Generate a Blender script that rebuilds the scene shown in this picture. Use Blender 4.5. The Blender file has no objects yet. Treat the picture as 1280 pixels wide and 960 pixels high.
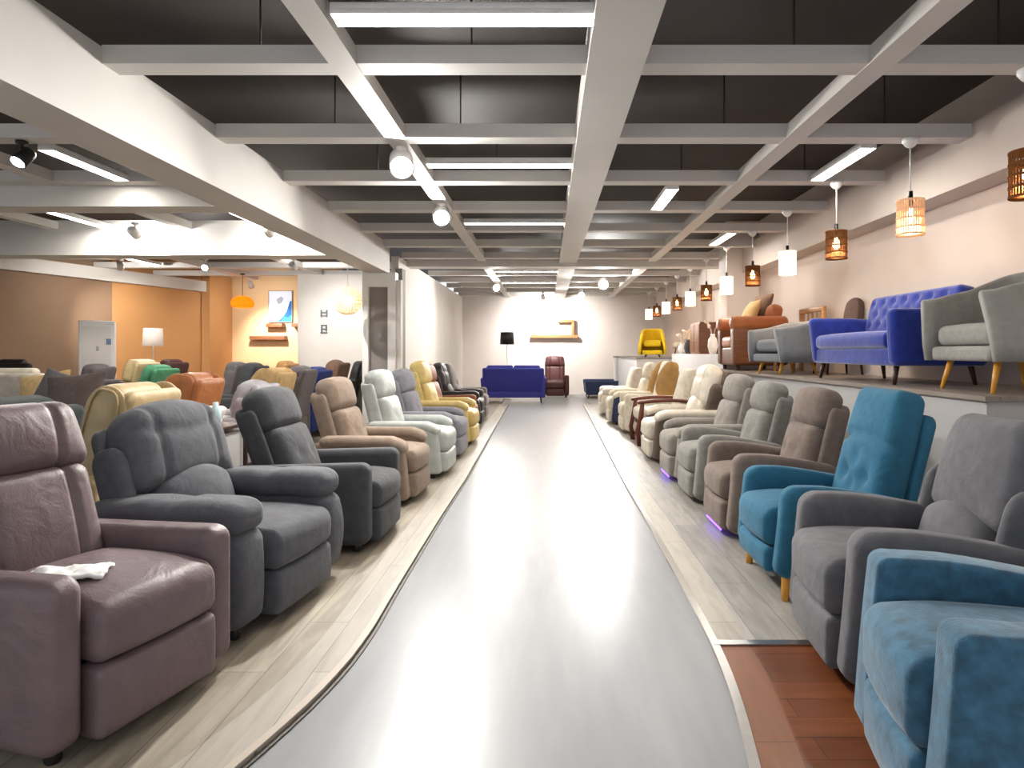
import bpy, bmesh, math, random
from math import sin, cos, pi, radians, exp, sqrt
from mathutils import Vector, Matrix, noise
random.seed(7)
SC = bpy.context.scene
COL = SC.collection

# ------------------------------------------------------------------ materials
def lin(c):
    r = []
    for v in c:
        v = v / 255.0
        r.append(v / 12.92 if v <= 0.04045 else ((v + 0.055) / 1.055) ** 2.4)
    return tuple(r)

def newmat(name):
    m = bpy.data.materials.new(name)
    m.use_nodes = True
    nt = m.node_tree
    b = nt.nodes['Principled BSDF']
    return m, nt, b

def N(nt, t, **kw):
    n = nt.nodes.new(t)
    for k, v in kw.items():
        setattr(n, k, v)
    return n

def mottled(name, c, rough=0.9, mott=0.12, scale=18.0, bump=0.15, bscale=220.0, metallic=0.0, sheen=0.0, wrinkle=0.0, spec=0.5):
    m, nt, b = newmat(name)
    tc = N(nt, 'ShaderNodeTexCoord')
    n1 = N(nt, 'ShaderNodeTexNoise'); n1.inputs['Scale'].default_value = scale; n1.inputs['Detail'].default_value = 4
    nt.links.new(tc.outputs['Object'], n1.inputs['Vector'])
    cr = N(nt, 'ShaderNodeValToRGB')
    c = lin(c)
    cr.color_ramp.elements[0].position = 0.3
    cr.color_ramp.elements[1].position = 0.7
    cr.color_ramp.elements[0].color = tuple(max(0, v * (1 - mott)) for v in c) + (1,)
    cr.color_ramp.elements[1].color = tuple(min(1, v * (1 + mott)) for v in c) + (1,)
    nt.links.new(n1.outputs['Fac'], cr.inputs['Fac'])
    nt.links.new(cr.outputs['Color'], b.inputs['Base Color'])
    b.inputs['Roughness'].default_value = rough
    b.inputs['Metallic'].default_value = metallic
    b.inputs['Specular IOR Level'].default_value = spec
    if sheen:
        b.inputs['Sheen Weight'].default_value = sheen
        b.inputs['Sheen Roughness'].default_value = 0.4
    last = None
    if bump:
        n2 = N(nt, 'ShaderNodeTexNoise'); n2.inputs['Scale'].default_value = bscale; n2.inputs['Detail'].default_value = 2
        nt.links.new(tc.outputs['Object'], n2.inputs['Vector'])
        bp = N(nt, 'ShaderNodeBump'); bp.inputs['Strength'].default_value = bump; bp.inputs['Distance'].default_value = 0.004
        nt.links.new(n2.outputs['Fac'], bp.inputs['Height'])
        last = bp
    if wrinkle:
        n3 = N(nt, 'ShaderNodeTexNoise'); n3.inputs['Scale'].default_value = 7; n3.inputs['Detail'].default_value = 3
        n3.inputs['Distortion'].default_value = 1.2
        nt.links.new(tc.outputs['Object'], n3.inputs['Vector'])
        bp2 = N(nt, 'ShaderNodeBump'); bp2.inputs['Strength'].default_value = wrinkle; bp2.inputs['Distance'].default_value = 0.03
        nt.links.new(n3.outputs['Fac'], bp2.inputs['Height'])
        if last: nt.links.new(last.outputs['Normal'], bp2.inputs['Normal'])
        last = bp2
    if last: nt.links.new(last.outputs['Normal'], b.inputs['Normal'])
    return m

def fabric(name, c, **k):
    a = dict(rough=0.92, mott=0.13, bump=0.35, sheen=0.08, wrinkle=0.22); a.update(k)
    return mottled(name, c, **a)
def leather(name, c, **k):
    a = dict(rough=0.5, mott=0.12, scale=9, bump=0.25, bscale=160, wrinkle=0.3); a.update(k)
    return mottled(name, c, **a)
def paint(name, c, **k):
    a = dict(rough=0.75, mott=0.03, scale=2.5, bump=0.04, bscale=90); a.update(k)
    return mottled(name, c, **a)

def emit(name, c, s):
    m = bpy.data.materials.new(name); m.use_nodes = True
    nt = m.node_tree; nt.nodes.clear()
    o = N(nt, 'ShaderNodeOutputMaterial'); e = N(nt, 'ShaderNodeEmission')
    e.inputs['Color'].default_value = tuple(lin(c)) + (1,); e.inputs['Strength'].default_value = s
    nt.links.new(e.outputs[0], o.inputs[0])
    return m

def planks(name, c1, c2, cm, length, width, along_y=True, rough=0.5, grain=0.25, streak=1.0):
    m, nt, b = newmat(name)
    tc = N(nt, 'ShaderNodeTexCoord')
    mp = N(nt, 'ShaderNodeMapping')
    if along_y: mp.inputs['Rotation'].default_value = (0, 0, pi / 2)
    nt.links.new(tc.outputs['Object'], mp.inputs['Vector'])
    br = N(nt, 'ShaderNodeTexBrick')
    br.inputs['Scale'].default_value = 1.0
    br.inputs['Brick Width'].default_value = length
    br.inputs['Row Height'].default_value = width
    br.inputs['Mortar Size'].default_value = 0.0018
    br.inputs['Color1'].default_value = lin(c1) + (1,)
    br.inputs['Color2'].default_value = lin(c2) + (1,)
    br.inputs['Mortar'].default_value = lin(cm) + (1,)
    br.offset = 0.37
    nt.links.new(mp.outputs[0], br.inputs['Vector'])
    mp2 = N(nt, 'ShaderNodeMapping'); mp2.inputs['Scale'].default_value = (1.6, 13, 1)
    nt.links.new(mp.outputs[0], mp2.inputs['Vector'])
    no = N(nt, 'ShaderNodeTexNoise'); no.inputs['Scale'].default_value = 1.6 * streak; no.inputs['Detail'].default_value = 6
    no.inputs['Distortion'].default_value = 0.8
    nt.links.new(mp2.outputs[0], no.inputs['Vector'])
    cr = N(nt, 'ShaderNodeValToRGB')
    cr.color_ramp.elements[0].position = 0.3; cr.color_ramp.elements[1].position = 0.72
    g0 = 1 - grain
    cr.color_ramp.elements[0].color = (g0, g0, g0, 1); cr.color_ramp.elements[1].color = (1.0, 1.0, 1.0, 1)
    nt.links.new(no.outputs['Fac'], cr.inputs['Fac'])
    mx = N(nt, 'ShaderNodeMix', data_type='RGBA', blend_type='MULTIPLY'); mx.inputs[0].default_value = 1
    nt.links.new(br.outputs['Color'], mx.inputs[6]); nt.links.new(cr.outputs['Color'], mx.inputs[7])
    nt.links.new(mx.outputs[2], b.inputs['Base Color'])
    b.inputs['Roughness'].default_value = rough
    return m

def woodmat(name, c, rough=0.45, grain=0.3, axis=2):
    m, nt, b = newmat(name)
    tc = N(nt, 'ShaderNodeTexCoord'); mp = N(nt, 'ShaderNodeMapping')
    s = [22, 22, 22]; s[axis] = 2.0
    mp.inputs['Scale'].default_value = s
    nt.links.new(tc.outputs['Object'], mp.inputs['Vector'])
    no = N(nt, 'ShaderNodeTexNoise'); no.inputs['Scale'].default_value = 1.5; no.inputs['Detail'].default_value = 5
    nt.links.new(mp.outputs[0], no.inputs['Vector'])
    cr = N(nt, 'ShaderNodeValToRGB'); c = lin(c)
    cr.color_ramp.elements[0].position = 0.3; cr.color_ramp.elements[1].position = 0.7
    cr.color_ramp.elements[0].color = tuple(v * (1 - grain) for v in c) + (1,)
    cr.color_ramp.elements[1].color = tuple(min(1, v * (1 + grain * .5)) for v in c) + (1,)
    nt.links.new(no.outputs['Fac'], cr.inputs['Fac']); nt.links.new(cr.outputs[0], b.inputs['Base Color'])
    b.inputs['Roughness'].default_value = rough
    return m

def shade_mat(name, c, glow, s, tr=0.5):
    # a lit fabric lamp shade: translucent cloth that glows
    m = bpy.data.materials.new(name); m.use_nodes = True
    nt = m.node_tree; nt.nodes.clear()
    o = N(nt, 'ShaderNodeOutputMaterial'); d = N(nt, 'ShaderNodeBsdfDiffuse'); t = N(nt, 'ShaderNodeBsdfTranslucent')
    e = N(nt, 'ShaderNodeEmission'); mx = N(nt, 'ShaderNodeMixShader'); ad = N(nt, 'ShaderNodeAddShader')
    d.inputs[0].default_value = lin(c) + (1,); t.inputs[0].default_value = lin(c) + (1,)
    e.inputs[0].default_value = lin(glow) + (1,); e.inputs[1].default_value = s
    mx.inputs[0].default_value = tr
    nt.links.new(d.outputs[0], mx.inputs[1]); nt.links.new(t.outputs[0], mx.inputs[2])
    nt.links.new(mx.outputs[0], ad.inputs[0]); nt.links.new(e.outputs[0], ad.inputs[1])
    nt.links.new(ad.outputs[0], o.inputs[0])
    return m

# ------------------------------------------------------------------ mesh builder
class MB:
    def __init__(s):
        s.v = []; s.f = []; s.sm = []
    def add(s, vs, fs, smooth=True):
        o = len(s.v)
        s.v += [tuple(p) for p in vs]
        s.f += [[i + o for i in f] for f in fs]
        s.sm += [smooth] * len(fs)
    def box(s, lo, hi):
        x0, y0, z0 = lo; x1, y1, z1 = hi
        v = [(x0,y0,z0),(x1,y0,z0),(x1,y1,z0),(x0,y1,z0),(x0,y0,z1),(x1,y0,z1),(x1,y1,z1),(x0,y1,z1)]
        s.add(v, [[0,3,2,1],[4,5,6,7],[0,1,5,4],[1,2,6,5],[2,3,7,6],[3,0,4,7]], False)
        return s
    def rbox(s, c, size, r, k=(4, 4, 4), cs=3, fn=None, T=None):
        """box with rounded (elliptic) edges; fn deforms in local coords, T maps to thing space"""
        h = [v / 2 for v in size]
        if not isinstance(r, (tuple, list)): r = (r, r, r)
        r = [min(a, b * 0.999) for a, b in zip(r, h)]
        ax = []
        for i in range(3):
            inn = h[i] - r[i]
            L = [-(inn + r[i] * math.tan((cs - j) / cs * pi / 4)) for j in range(cs)]
            L += [-inn + 2 * inn * j / k[i] for j in range(k[i] + 1)]
            L += [inn + r[i] * math.tan((j + 1) / cs * pi / 4) for j in range(cs)]
            ax.append(L)
        n = [len(a) - 1 for a in ax]
        idx = {}; vs = []
        def vid(i, j, l):
            key = (i, j, l)
            if key in idx: return idx[key]
            p = (ax[0][i], ax[1][j], ax[2][l])
            q = [max(-(h[a] - r[a]), min(h[a] - r[a], p[a])) for a in range(3)]
            d = [(p[a] - q[a]) / r[a] if r[a] > 1e-9 else 0 for a in range(3)]
            ln = sqrt(sum(t * t for t in d))
            if ln > 1e-9: q = [q[a] + d[a] / ln * r[a] for a in range(3)]
            if fn: q = fn(*q)
            q = (q[0] + c[0], q[1] + c[1], q[2] + c[2])
            if T: q = T(*q)
            idx[key] = len(vs); vs.append(q)
            return idx[key]
        fs = []
        for i in range(n[0]):
            for j in range(n[1]):
                fs.append([vid(i,j,0), vid(i,j+1,0), vid(i+1,j+1,0), vid(i+1,j,0)])
                fs.append([vid(i,j,n[2]), vid(i+1,j,n[2]), vid(i+1,j+1,n[2]), vid(i,j+1,n[2])])
        for i in range(n[0]):
            for l in range(n[2]):
                fs.append([vid(i,0,l), vid(i+1,0,l), vid(i+1,0,l+1), vid(i,0,l+1)])
                fs.append([vid(i,n[1],l), vid(i,n[1],l+1), vid(i+1,n[1],l+1), vid(i+1,n[1],l)])
        for j in range(n[1]):
            for l in range(n[2]):
                fs.append([vid(0,j,l), vid(0,j,l+1), vid(0,j+1,l+1), vid(0,j+1,l)])
                fs.append([vid(n[0],j,l), vid(n[0],j+1,l), vid(n[0],j+1,l+1), vid(n[0],j,l+1)])
        s.add(vs, fs, True)
        return s
    def tube(s, pts, rad, n=10, closed=False, caps=True):
        pts = [Vector(p) for p in pts]
        rads = rad if isinstance(rad, (list, tuple)) else [rad] * len(pts)
        vs = []; m = len(pts); up = None
        for i, p in enumerate(pts):
            if closed: d = pts[(i + 1) % m] - pts[i - 1]
            else: d = pts[min(i + 1, m - 1)] - pts[max(i - 1, 0)]
            d.normalize()
            if up is None:
                up = Vector((0, 0, 1)) if abs(d.z) < 0.9 else Vector((1, 0, 0))
            a = d.cross(up); a.normalize(); b = a.cross(d); b.normalize(); up = b
            for q in range(n):
                t = 2 * pi * q / n
                vs.append(p + a * cos(t) * rads[i] + b * sin(t) * rads[i])
        fs = []
        for i in range(m if closed else m - 1):
            for q in range(n):
                i2 = (i + 1) % m
                fs.append([i * n + q, i * n + (q + 1) % n, i2 * n + (q + 1) % n, i2 * n + q])
        if caps and not closed:
            fs.append(list(range(n))[::-1]); fs.append([(m - 1) * n + q for q in range(n)])
        s.add(vs, fs, True)
        return s
    def lathe(s, prof, c=(0, 0, 0), n=24, smooth=True):
        vs = []; fs = []
        for (r, z) in prof:
            for q in range(n):
                t = 2 * pi * q / n
                vs.append((c[0] + r * cos(t), c[1] + r * sin(t), c[2] + z))
        for i in range(len(prof) - 1):
            for q in range(n):
                fs.append([i * n + q, i * n + (q + 1) % n, (i + 1) * n + (q + 1) % n, (i + 1) * n + q])
        if prof[0][0] > 1e-6: fs.append(list(range(n))[::-1])
        if prof[-1][0] > 1e-6: fs.append([(len(prof) - 1) * n + q for q in range(n)])
        s.add(vs, fs, smooth)
        return s
    def prism(s, poly, z0, z1):
        n = len(poly)
        vs = [(x, y, z0) for x, y in poly] + [(x, y, z1) for x, y in poly]
        fs = [list(range(n))[::-1], [n + i for i in range(n)]]
        fs += [[i, (i + 1) % n, n + (i + 1) % n, n + i] for i in range(n)]
        s.add(vs, fs, False)
        return s
    def build(s, name, mat, parent=None):
        me = bpy.data.meshes.new(name)
        me.from_pydata(s.v, [], s.f)
        me.polygons.foreach_set('use_smooth', s.sm)
        bm = bmesh.new(); bm.from_mesh(me)
        bmesh.ops.remove_doubles(bm, verts=bm.verts, dist=1e-5)
        bmesh.ops.recalc_face_normals(bm, faces=bm.faces)
        bm.to_mesh(me); bm.free()
        me.materials.append(mat)
        o = bpy.data.objects.new(name, me); COL.objects.link(o)
        if parent: o.parent = parent
        return o

def thing(name, label, cat, loc=(0, 0, 0), rz=0.0, group=None):
    o = bpy.data.objects.new(name, None); COL.objects.link(o)
    o.empty_display_size = 0.1
    o.location = loc; o.rotation_euler = (0, 0, rz)
    o['label'] = label; o['category'] = cat
    if group: o['group'] = group
    return o
def tag(o, label, cat, group=None):
    o['label'] = label; o['category'] = cat
    if group: o['group'] = group
    return o
def struct(o):
    o['kind'] = 'structure'
    return o
def children_of(o): return [c for c in bpy.data.objects if c.parent == o]
def dup(root, loc, rz=None, label=None):
    r = root.copy(); COL.objects.link(r); r.location = loc
    if rz is not None: r.rotation_euler = (0, 0, rz)
    if label: r['label'] = label
    for ch in children_of(root):
        c = ch.copy(); COL.objects.link(c); c.parent = r
        for g in children_of(ch):
            d = g.copy(); COL.objects.link(d); d.parent = c
    return r

# ------------------------------------------------------------------ palette
M = {}
M['white_paint'] = paint('white_paint', (226, 221, 216))
M['wall_paint'] = paint('wall_paint', (214, 206, 201))
M['beam_paint'] = paint('beam_paint', (206, 202, 197), rough=0.6)
M['slab'] = paint('slab', (66, 60, 58), mott=0.2, scale=0.9)
M['dark'] = paint('dark', (30, 28, 28), rough=0.6)
M['black_metal'] = paint('black_metal', (22, 22, 23), rough=0.4)
M['steel'] = mottled('steel', (200, 200, 200), rough=0.28, mott=0.04, bump=0.02, metallic=1.0)
M['white_metal'] = paint('white_metal', (238, 236, 234), rough=0.4)
M['brown_wall'] = paint('brown_wall', (134, 107, 84))
M['orange_wall'] = paint('orange_wall', (186, 136, 86))
M['tan_wall'] = paint('tan_wall', (208, 172, 130))
M['plinth'] = paint('plinth', (172, 170, 169))
M['plinth_white'] = paint('plinth_white', (214, 213, 214))
M['grey_panel'] = paint('grey_panel', (140, 134, 130))
M['led'] = emit('led', (255, 250, 240), 30)
M['lens'] = emit('lens', (255, 252, 246), 800)
M['bulb'] = emit('bulb', (255, 214, 160), 16)
M['led_purple'] = emit('led_purple', (105, 70, 255), 4)
M['yellow_wood'] = woodmat('yellow_wood', (226, 160, 62))
M['dark_wood'] = woodmat('dark_wood', (58, 32, 24))
M['red_wood'] = woodmat('red_wood', (104, 48, 36))
M['oak'] = woodmat('oak', (176, 128, 82), axis=0)
M['walnut'] = woodmat('walnut', (122, 74, 44), axis=0)

# ------------------------------------------------------------------ floors
def curve_x(tab, y):
    if y <= tab[0][0]: return tab[0][1]
    for (a, xa), (b, xb) in zip(tab, tab[1:]):
        if y <= b:
            t = (y - a) / (b - a); 
            return xa + (xb - xa) * t
    return tab[-1][1]
LE = [(-1.0, -2.6), (0.5, -1.62), (1.2, -1.25), (1.6, -1.09), (2.02, -0.97), (2.2, -0.915), (2.5, -0.85), (2.9, -0.815), (3.5, -0.828), (5.0, -0.838), (6.6, -0.83), (11.4, -0.9), (16.0, -0.95)]
RE = [(-1.0, -0.35), (0.5, 0.28), (1.2, 0.49), (1.6, 0.57), (2.0, 0.64), (2.39, 0.704), (2.82, 0.74), (3.7, 0.757), (5.1, 0.775), (6.4, 0.778), (12.8, 0.88), (16.0, 0.92)]
def smooth_tab(tab, y):
    return sum(curve_x(tab, y + d) for d in (-0.2, -0.1, 0, 0.1, 0.2)) / 5
def ysteps(a, b, st=0.12):
    n = max(1, int(round((b - a) / st)))
    return [a + (b - a) * i / n for i in range(n + 1)]

def polymesh(poly, z0, z1): 
    return MB().prism(poly, z0, z1)

def aisle_mat():
    m, nt, b = newmat('aisle_vinyl')
    tc = N(nt, 'ShaderNodeTexCoord'); mp = N(nt, 'ShaderNodeMapping'); mp.inputs['Scale'].default_value = (5, 0.7, 1)
    mp.inputs['Rotation'].default_value = (0, 0, 0.12)
    nt.links.new(tc.outputs['Object'], mp.inputs['Vector'])
    no = N(nt, 'ShaderNodeTexNoise'); no.inputs['Scale'].default_value = 3; no.inputs['Detail'].default_value = 7
    nt.links.new(mp.outputs[0], no.inputs['Vector'])
    cr = N(nt, 'ShaderNodeValToRGB')
    cr.color_ramp.elements[0].position = 0.25; cr.color_ramp.elements[1].position = 0.75
    cr.color_ramp.elements[0].color = lin((138, 139, 142)) + (1,); cr.color_ramp.elements[1].color = lin((147, 148, 150)) + (1,)
    nt.links.new(no.outputs['Fac'], cr.inputs['Fac']); nt.links.new(cr.outputs[0], b.inputs['Base Color'])
    b.inputs['Roughness'].default_value = 0.3
    b.inputs['Specular IOR Level'].default_value = 0.24
    return m
M['aisle'] = aisle_mat()
M['grey_planks'] = planks('grey_planks', (170, 159, 142), (152, 141, 126), (110, 100, 90), 1.3, 0.19, True, 0.45, 0.42)
M['pale_planks'] = planks('pale_planks', (178, 170, 158), (165, 157, 146), (120, 112, 102), 1.3, 0.19, True, 0.4, 0.25)
M['ash_planks'] = planks('ash_planks', (182, 176, 168), (160, 154, 147), (110, 104, 98), 1.2, 0.19, True, 0.42, 0.35)
M['red_planks'] = planks('red_planks', (126, 70, 38), (104, 55, 28), (62, 30, 16), 0.9, 0.12, False, 0.35, 0.35)
M['red_border'] = planks('red_border', (136, 86, 58), (126, 78, 52), (80, 44, 26), 0.9, 0.3, True, 0.35, 0.2)

fb = MB(); fb.box((-12, -1.0, -0.22), (4.0, 20.0, -0.02))
struct(fb.build('floor', M['aisle']))
ys = ysteps(-1.0, 16.0)
BW = 0.2
YE = 16.0
left_edge = [(smooth_tab(LE, y), y) for y in ys]
right_edge = [(smooth_tab(RE, y), y) for y in ys]
# left wooden deck, then its paler border along the aisle
def strip(edge_a, edge_b): return edge_a + edge_b[::-1]
inner_l = [(x - BW, y) for x, y in left_edge]
struct(polymesh([(-12, -1.0)] + inner_l + [(-0.95 - BW, 20), (-12, 20)], -0.02, 0.0).build('floor_left', M['grey_planks']))
struct(polymesh(strip(inner_l, left_edge), -0.02, 0.0).build('floor_left_border', M['pale_planks']))
YR = 2.85
inner_r = [(x + BW * 0.85, y) for x, y in right_edge]
far = [p for p in right_edge if p[1] >= YR]; fari = [p for p in inner_r if p[1] >= YR]
near = [p for p in right_edge if p[1] < YR] ; neari = [p for p in inner_r if p[1] < YR]
cut = (smooth_tab(RE, YR), YR); cuti = (cut[0] + BW * 0.85, YR)
struct(polymesh(strip([cut] + far, [cuti] + fari), -0.02, 0.0).build('floor_right_border', M['pale_planks']))
struct(polymesh([cuti] + fari + [(0.92 + BW, 20), (4.0, 20), (4.0, YR)], -0.02, 0.0).build('floor_right', M['ash_planks']))
struct(polymesh(strip(near + [cut], neari + [cuti]), -0.02, 0.0).build('floor_right_edge', M['red_border']))
struct(polymesh(neari + [cuti, (4.0, YR), (4.0, -1.0)], -0.02, 0.0).build('floor_right_parquet', M['red_planks']))
def edge_strip(edge, d0, d1, z0, z1, name, mat):
    mb = MB()
    a = [(x + d0, y) for x, y in edge]; b = [(x + d1, y) for x, y in edge]
    mb.prism(strip(a, b), z0, z1)
    return struct(mb.build(name, mat))
M['nosing'] = paint('nosing', (176, 164, 150), rough=0.4)
M['dark_joint'] = paint('dark_joint', (84, 78, 72), rough=0.6)
edge_strip(left_edge, -0.028, 0.004, 0.0, 0.006, 'trim_1', M['nosing'])
edge_strip(left_edge, 0.004, 0.02, -0.02, -0.013, 'trim_2', M['dark_joint'])
edge_strip(right_edge, -0.006, 0.03, 0.0, 0.007, 'trim_3', M['steel'])
mb = MB(); mb.box((cut[0], YR - 0.02, 0.0), (2.5, YR + 0.025, 0.008)); struct(mb.build('trim_4', M['steel']))

# ------------------------------------------------------------------ shell
def sbox(name, lo, hi, mat):
    return struct(MB().box(lo, hi).build(name, mat))
ZB = 3.0
sbox('ceiling', (-12, -1.0, 3.55), (4.0, 20.2, 3.65), M['slab'])
YB = 20.0
sbox('wall_back', (-2.75, YB, -0.02), (4.0, YB + 0.15, 3.55), M['wall_paint'])
M['right_paint'] = paint('right_paint', (200, 187, 178))
sbox('wall_right', (3.65, -1.0, -0.02), (3.85, YB, 3.55), M['right_paint'])
sbox('wall_right_fascia', (3.37, -1.0, 2.65), (3.65, YB, 3.12), M['right_paint'])
sbox('wall_aisle_left', (-2.75, 11.35, -0.02), (-2.62, YB, 3.0), M['white_paint'])
# portal at the end of the deep beam: white posts, lintel and a grey sliding panel
sbox('wall_portal_left', (-3.05, 10.6, -0.02), (-2.95, 10.8, 2.62), M['white_metal'])
sbox('wall_portal_right', (-2.63, 10.6, -0.02), (-2.5, 10.8, 2.62), M['white_metal'])
sbox('trim_5', (-2.95, 10.6, 2.38), (-2.63, 10.8, 2.62), M['white_metal'])
sbox('door_1', (-2.95, 10.68, 0.0), (-2.63, 10.74, 2.38), M['grey_panel'])
sbox('trim_6', (-2.5, 10.64, 0.0), (-2.42, 10.78, 2.5), M['white_paint'])
sbox('trim_7', (-2.62, 11.1, 0.0), (-2.5, 11.35, 2.75), M['grey_panel'])
# left hall walls
def slabwall(name, a, b, th, z0, z1, mat):
    d = Vector((b[0] - a[0], b[1] - a[1])); d.normalize(); n = Vector((-d.y, d.x)) * th
    return struct(MB().prism([a, b, (b[0] + n.x, b[1] + n.y), (a[0] + n.x, a[1] + n.y)], z0, z1).build(name, mat))
slabwall('wall_left', (-12, 3.42), (-8.99, 13.25), 0.2, -0.02, 3.55, M['brown_wall'])
slabwall('wall_left_panel', (-8.99, 13.25), (-8.3, 15.5), 0.2, -0.02, 3.55, M['orange_wall'])
slabwall('trim_8', (-11.85, 3.4), (-8.15, 15.5), 0.3, 2.75, 3.0, M['beam_paint'])
sbox('wall_left_pier', (-8.3, 15.4, -0.02), (-8.1, 16.5, 3.2), M['orange_wall'])
sbox('wall_left_back', (-9.2, 16.5, -0.02), (-5.3, 16.65, 3.55), M['tan_wall'])
sbox('wall_middle', (-5.44, 14.0, -0.02), (-2.75, 14.15, 3.0), M['white_paint'])
sbox('wall_middle_return', (-5.44, 14.15, -0.02), (-5.32, 16.5, 3.0), M['white_paint'])

# ceiling beams
def beam(lo, hi, mat=None):
    return struct(MB().box(lo, hi).build('ceiling_beam', mat or M['beam_paint']))
for i in range(-2, 13):
    y = 3.85 + 1.3 * i
    beam((-2.62, y - 0.08, ZB), (3.37, y + 0.08, ZB + 0.11))
    if y < 15 and i not in (4, ):
        beam((-9.6 if y > 11 else -11.5, y - 0.08, ZB), (-2.9, y + 0.08, ZB + 0.11))
beam((-1.28, -1.0, ZB - 0.004), (-1.12, YB, ZB + 0.1))
beam((1.9, -1.0, ZB - 0.004), (2.06, YB, ZB + 0.1))
beam((0.24, -1.0, ZB - 0.03), (0.57, YB, ZB + 0.2))
beam((-2.98, -1.0, 2.61), (-2.62, 10.7, 3.1))
beam((-5.05, -1.0, ZB - 0.004), (-4.9, 14, ZB + 0.1))
beam((-6.9, -1.0, ZB - 0.004), (-6.75, 15, ZB + 0.1))
beam((-2.62, 12.0, 2.9), (3.37, 12.35, ZB + 0.12))
beam((-11.5, 6.55, 2.79), (-2.98, 6.85, 3.1))
beam((-11.0, 8.85, 2.64), (-2.98, 9.2, 3.12))
# thin black hangers between slab and beams
rod = None
for (x, y) in [(-1.72, 3.85), (1.49, 3.85), (-1.7, 5.15), (-0.69, 5.15), (1.43, 5.15), (1.36, 6.45), (-1.7, 6.45), (-0.5, 6.45), (2.72, 3.85), (2.72, 5.15), (-0.45, 3.85), (2.6, 6.45)]:
    o = MB().tube([(0, 0, 0), (0, 0, 0.44)], 0.006, 6).build('ceiling_hanger', M['dark'])
    o.location = (x, y, ZB + 0.11); struct(o)

# ------------------------------------------------------------------ ceiling lamps
def led_bar():
    t = thing('linear_ceiling_light', '', 'ceiling light', group='linear ceiling lights')
    h = MB(); h.rbox((0, 0, 0.02), (1.34, 0.135, 0.04), 0.006, (1, 1, 1), 1)
    for sy in (-1, 1): h.rbox((0, sy * 0.0655, -0.006), (1.34, 0.004, 0.03), 0.0015, (1, 1, 1), 1)
    for sx in (-1, 1): h.rbox((sx * 0.668, 0, -0.006), (0.004, 0.13, 0.03), 0.0015, (1, 1, 1), 1)
    h.build('housing', M['white_metal'], t)
    MB().rbox((0, 0, -0.006), (1.33, 0.124, 0.012), 0.003, (1, 1, 1), 1).build('diffuser', M['led'], t)
    return t
LEDS = [  # x, y, rotated?, label
    (-0.42, 3.28, 0, 'long white linear light across the aisle at the very top of the picture'),
    (-0.42, 5.85, 0, 'linear ceiling light left of the wide central beam, second bar from the top'),
    (-0.42, 8.5, 0, 'linear ceiling light left of the wide central beam, third bar from the top'),
    (-0.42, 13.6, 0, 'short-looking linear light near the end of the aisle, nearer of the far pair'),
    (-0.42, 15.8, 0, 'farthest linear light over the aisle, just before the back wall'),
    (2.69, 5.85, 1, 'linear ceiling light beside the right wall, above the blue sofa'),
    (1.32, 7.2, 1, 'linear ceiling light between the central beam and the slim right beam'),
    (2.66, 9.7, 1, 'farther linear light beside the right wall, above the brown leather armchair'),
    (-4.22, 5.9, 1, 'linear light in the left hall beside the black spotlight'),
    (-3.82, 8.3, 1, 'linear light in the left hall hugging the deep beam'),
    (-6.05, 8.3, 1, 'linear light in the left hall before the brightly lit deep cross beam'),
    (-7.65, 12.1, 1, 'small far linear light high in front of the brown wall'),
    (-3.75, 12.1, 1, 'far linear light in front of the white middle wall'),
    (2.69, 1.6, 1, 'linear light behind the viewpoint beside the right wall'),
]
l0 = None
for x, y, r, lab in LEDS:
    if l0 is None:
        l0 = led_bar(); l0.location = (x, y, ZB + 0.02); l0['label'] = lab
    else:
        q = dup(l0, (x, y, ZB + 0.02), pi / 2 if r else 0, lab)
        if r: q.scale = (0.76, 1, 1)

def spot_lamp(loc, aim, label, power, col=(1, 0.96, 0.9), size=70, lit=True, k=1.0):
    t = thing('track_spotlight', label, 'spotlight', loc, 0, 'ceiling spotlights')
    d = Vector(aim) - (Vector(loc) + Vector((0, 0, -0.14))); d.normalize()
    MB().lathe([(0.045, 0.0), (0.045, -0.02), (0.012, -0.03), (0.012, -0.1)], n=14).build('mount', M['white_metal'] if lit else M['black_metal'], t)
    q = d.to_track_quat('Z', 'Y').to_matrix()
    def tr(mb):
        mb.v = [tuple(q @ (Vector(p) * k) + Vector((0, 0, -0.14))) for p in mb.v]; return mb
    tr(MB().lathe([(0.0, -0.1), (0.045, -0.1), (0.058, -0.08), (0.058, 0.055), (0.05, 0.055), (0.05, 0.03), (0.0, 0.03)], n=18)).build('lamp_head', M['white_metal'] if lit else M['black_metal'], t)
    tr(MB().lathe([(0.0, 0.056), (0.044, 0.056), (0.049, 0.046), (0.0, 0.045)], n=18)).build('lens', M['lens'], t)
    L = bpy.data.lights.new('spot_beam', 'SPOT'); L.energy = power; L.spot_size = radians(size); L.spot_blend = 0.8; L.color = col
    L.shadow_soft_size = 0.03
    lo = bpy.data.objects.new('spot_beam', L); COL.objects.link(lo); lo.parent = t
    lo.location = Vector((0, 0, -0.14)) + d * 0.09 * k
    lo.rotation_euler = d.to_track_quat('-Z', 'Y').to_euler()
    return t
spot_lamp((-1.2, 5.3, ZB - 0.004), (-0.4, 2.0, 0.6), 'nearest glaring spotlight on the slim left beam', 90, k=1.7)
spot_lamp((-1.2, 7.3, ZB - 0.004), (-0.3, 3.0, 0.5), 'second glaring spotlight farther along the slim left beam', 90, k=1.7)
spot_lamp((-1.2, 15.4, ZB - 0.004), (-0.8, 8.0, 0.5), 'far spotlight over the left side of the aisle', 80, k=1.4)
spot_lamp((1.3, 14.6, ZB - 0.004), (0.6, 7.0, 0.3), 'far glaring spotlight right of the wide central beam', 90, k=2.0)
spot_lamp((0.95, 17.3, ZB - 0.004), (0.4, 12.0, 0.3), 'small far spotlight just left of the bigger glare', 70, k=1.5)
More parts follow.
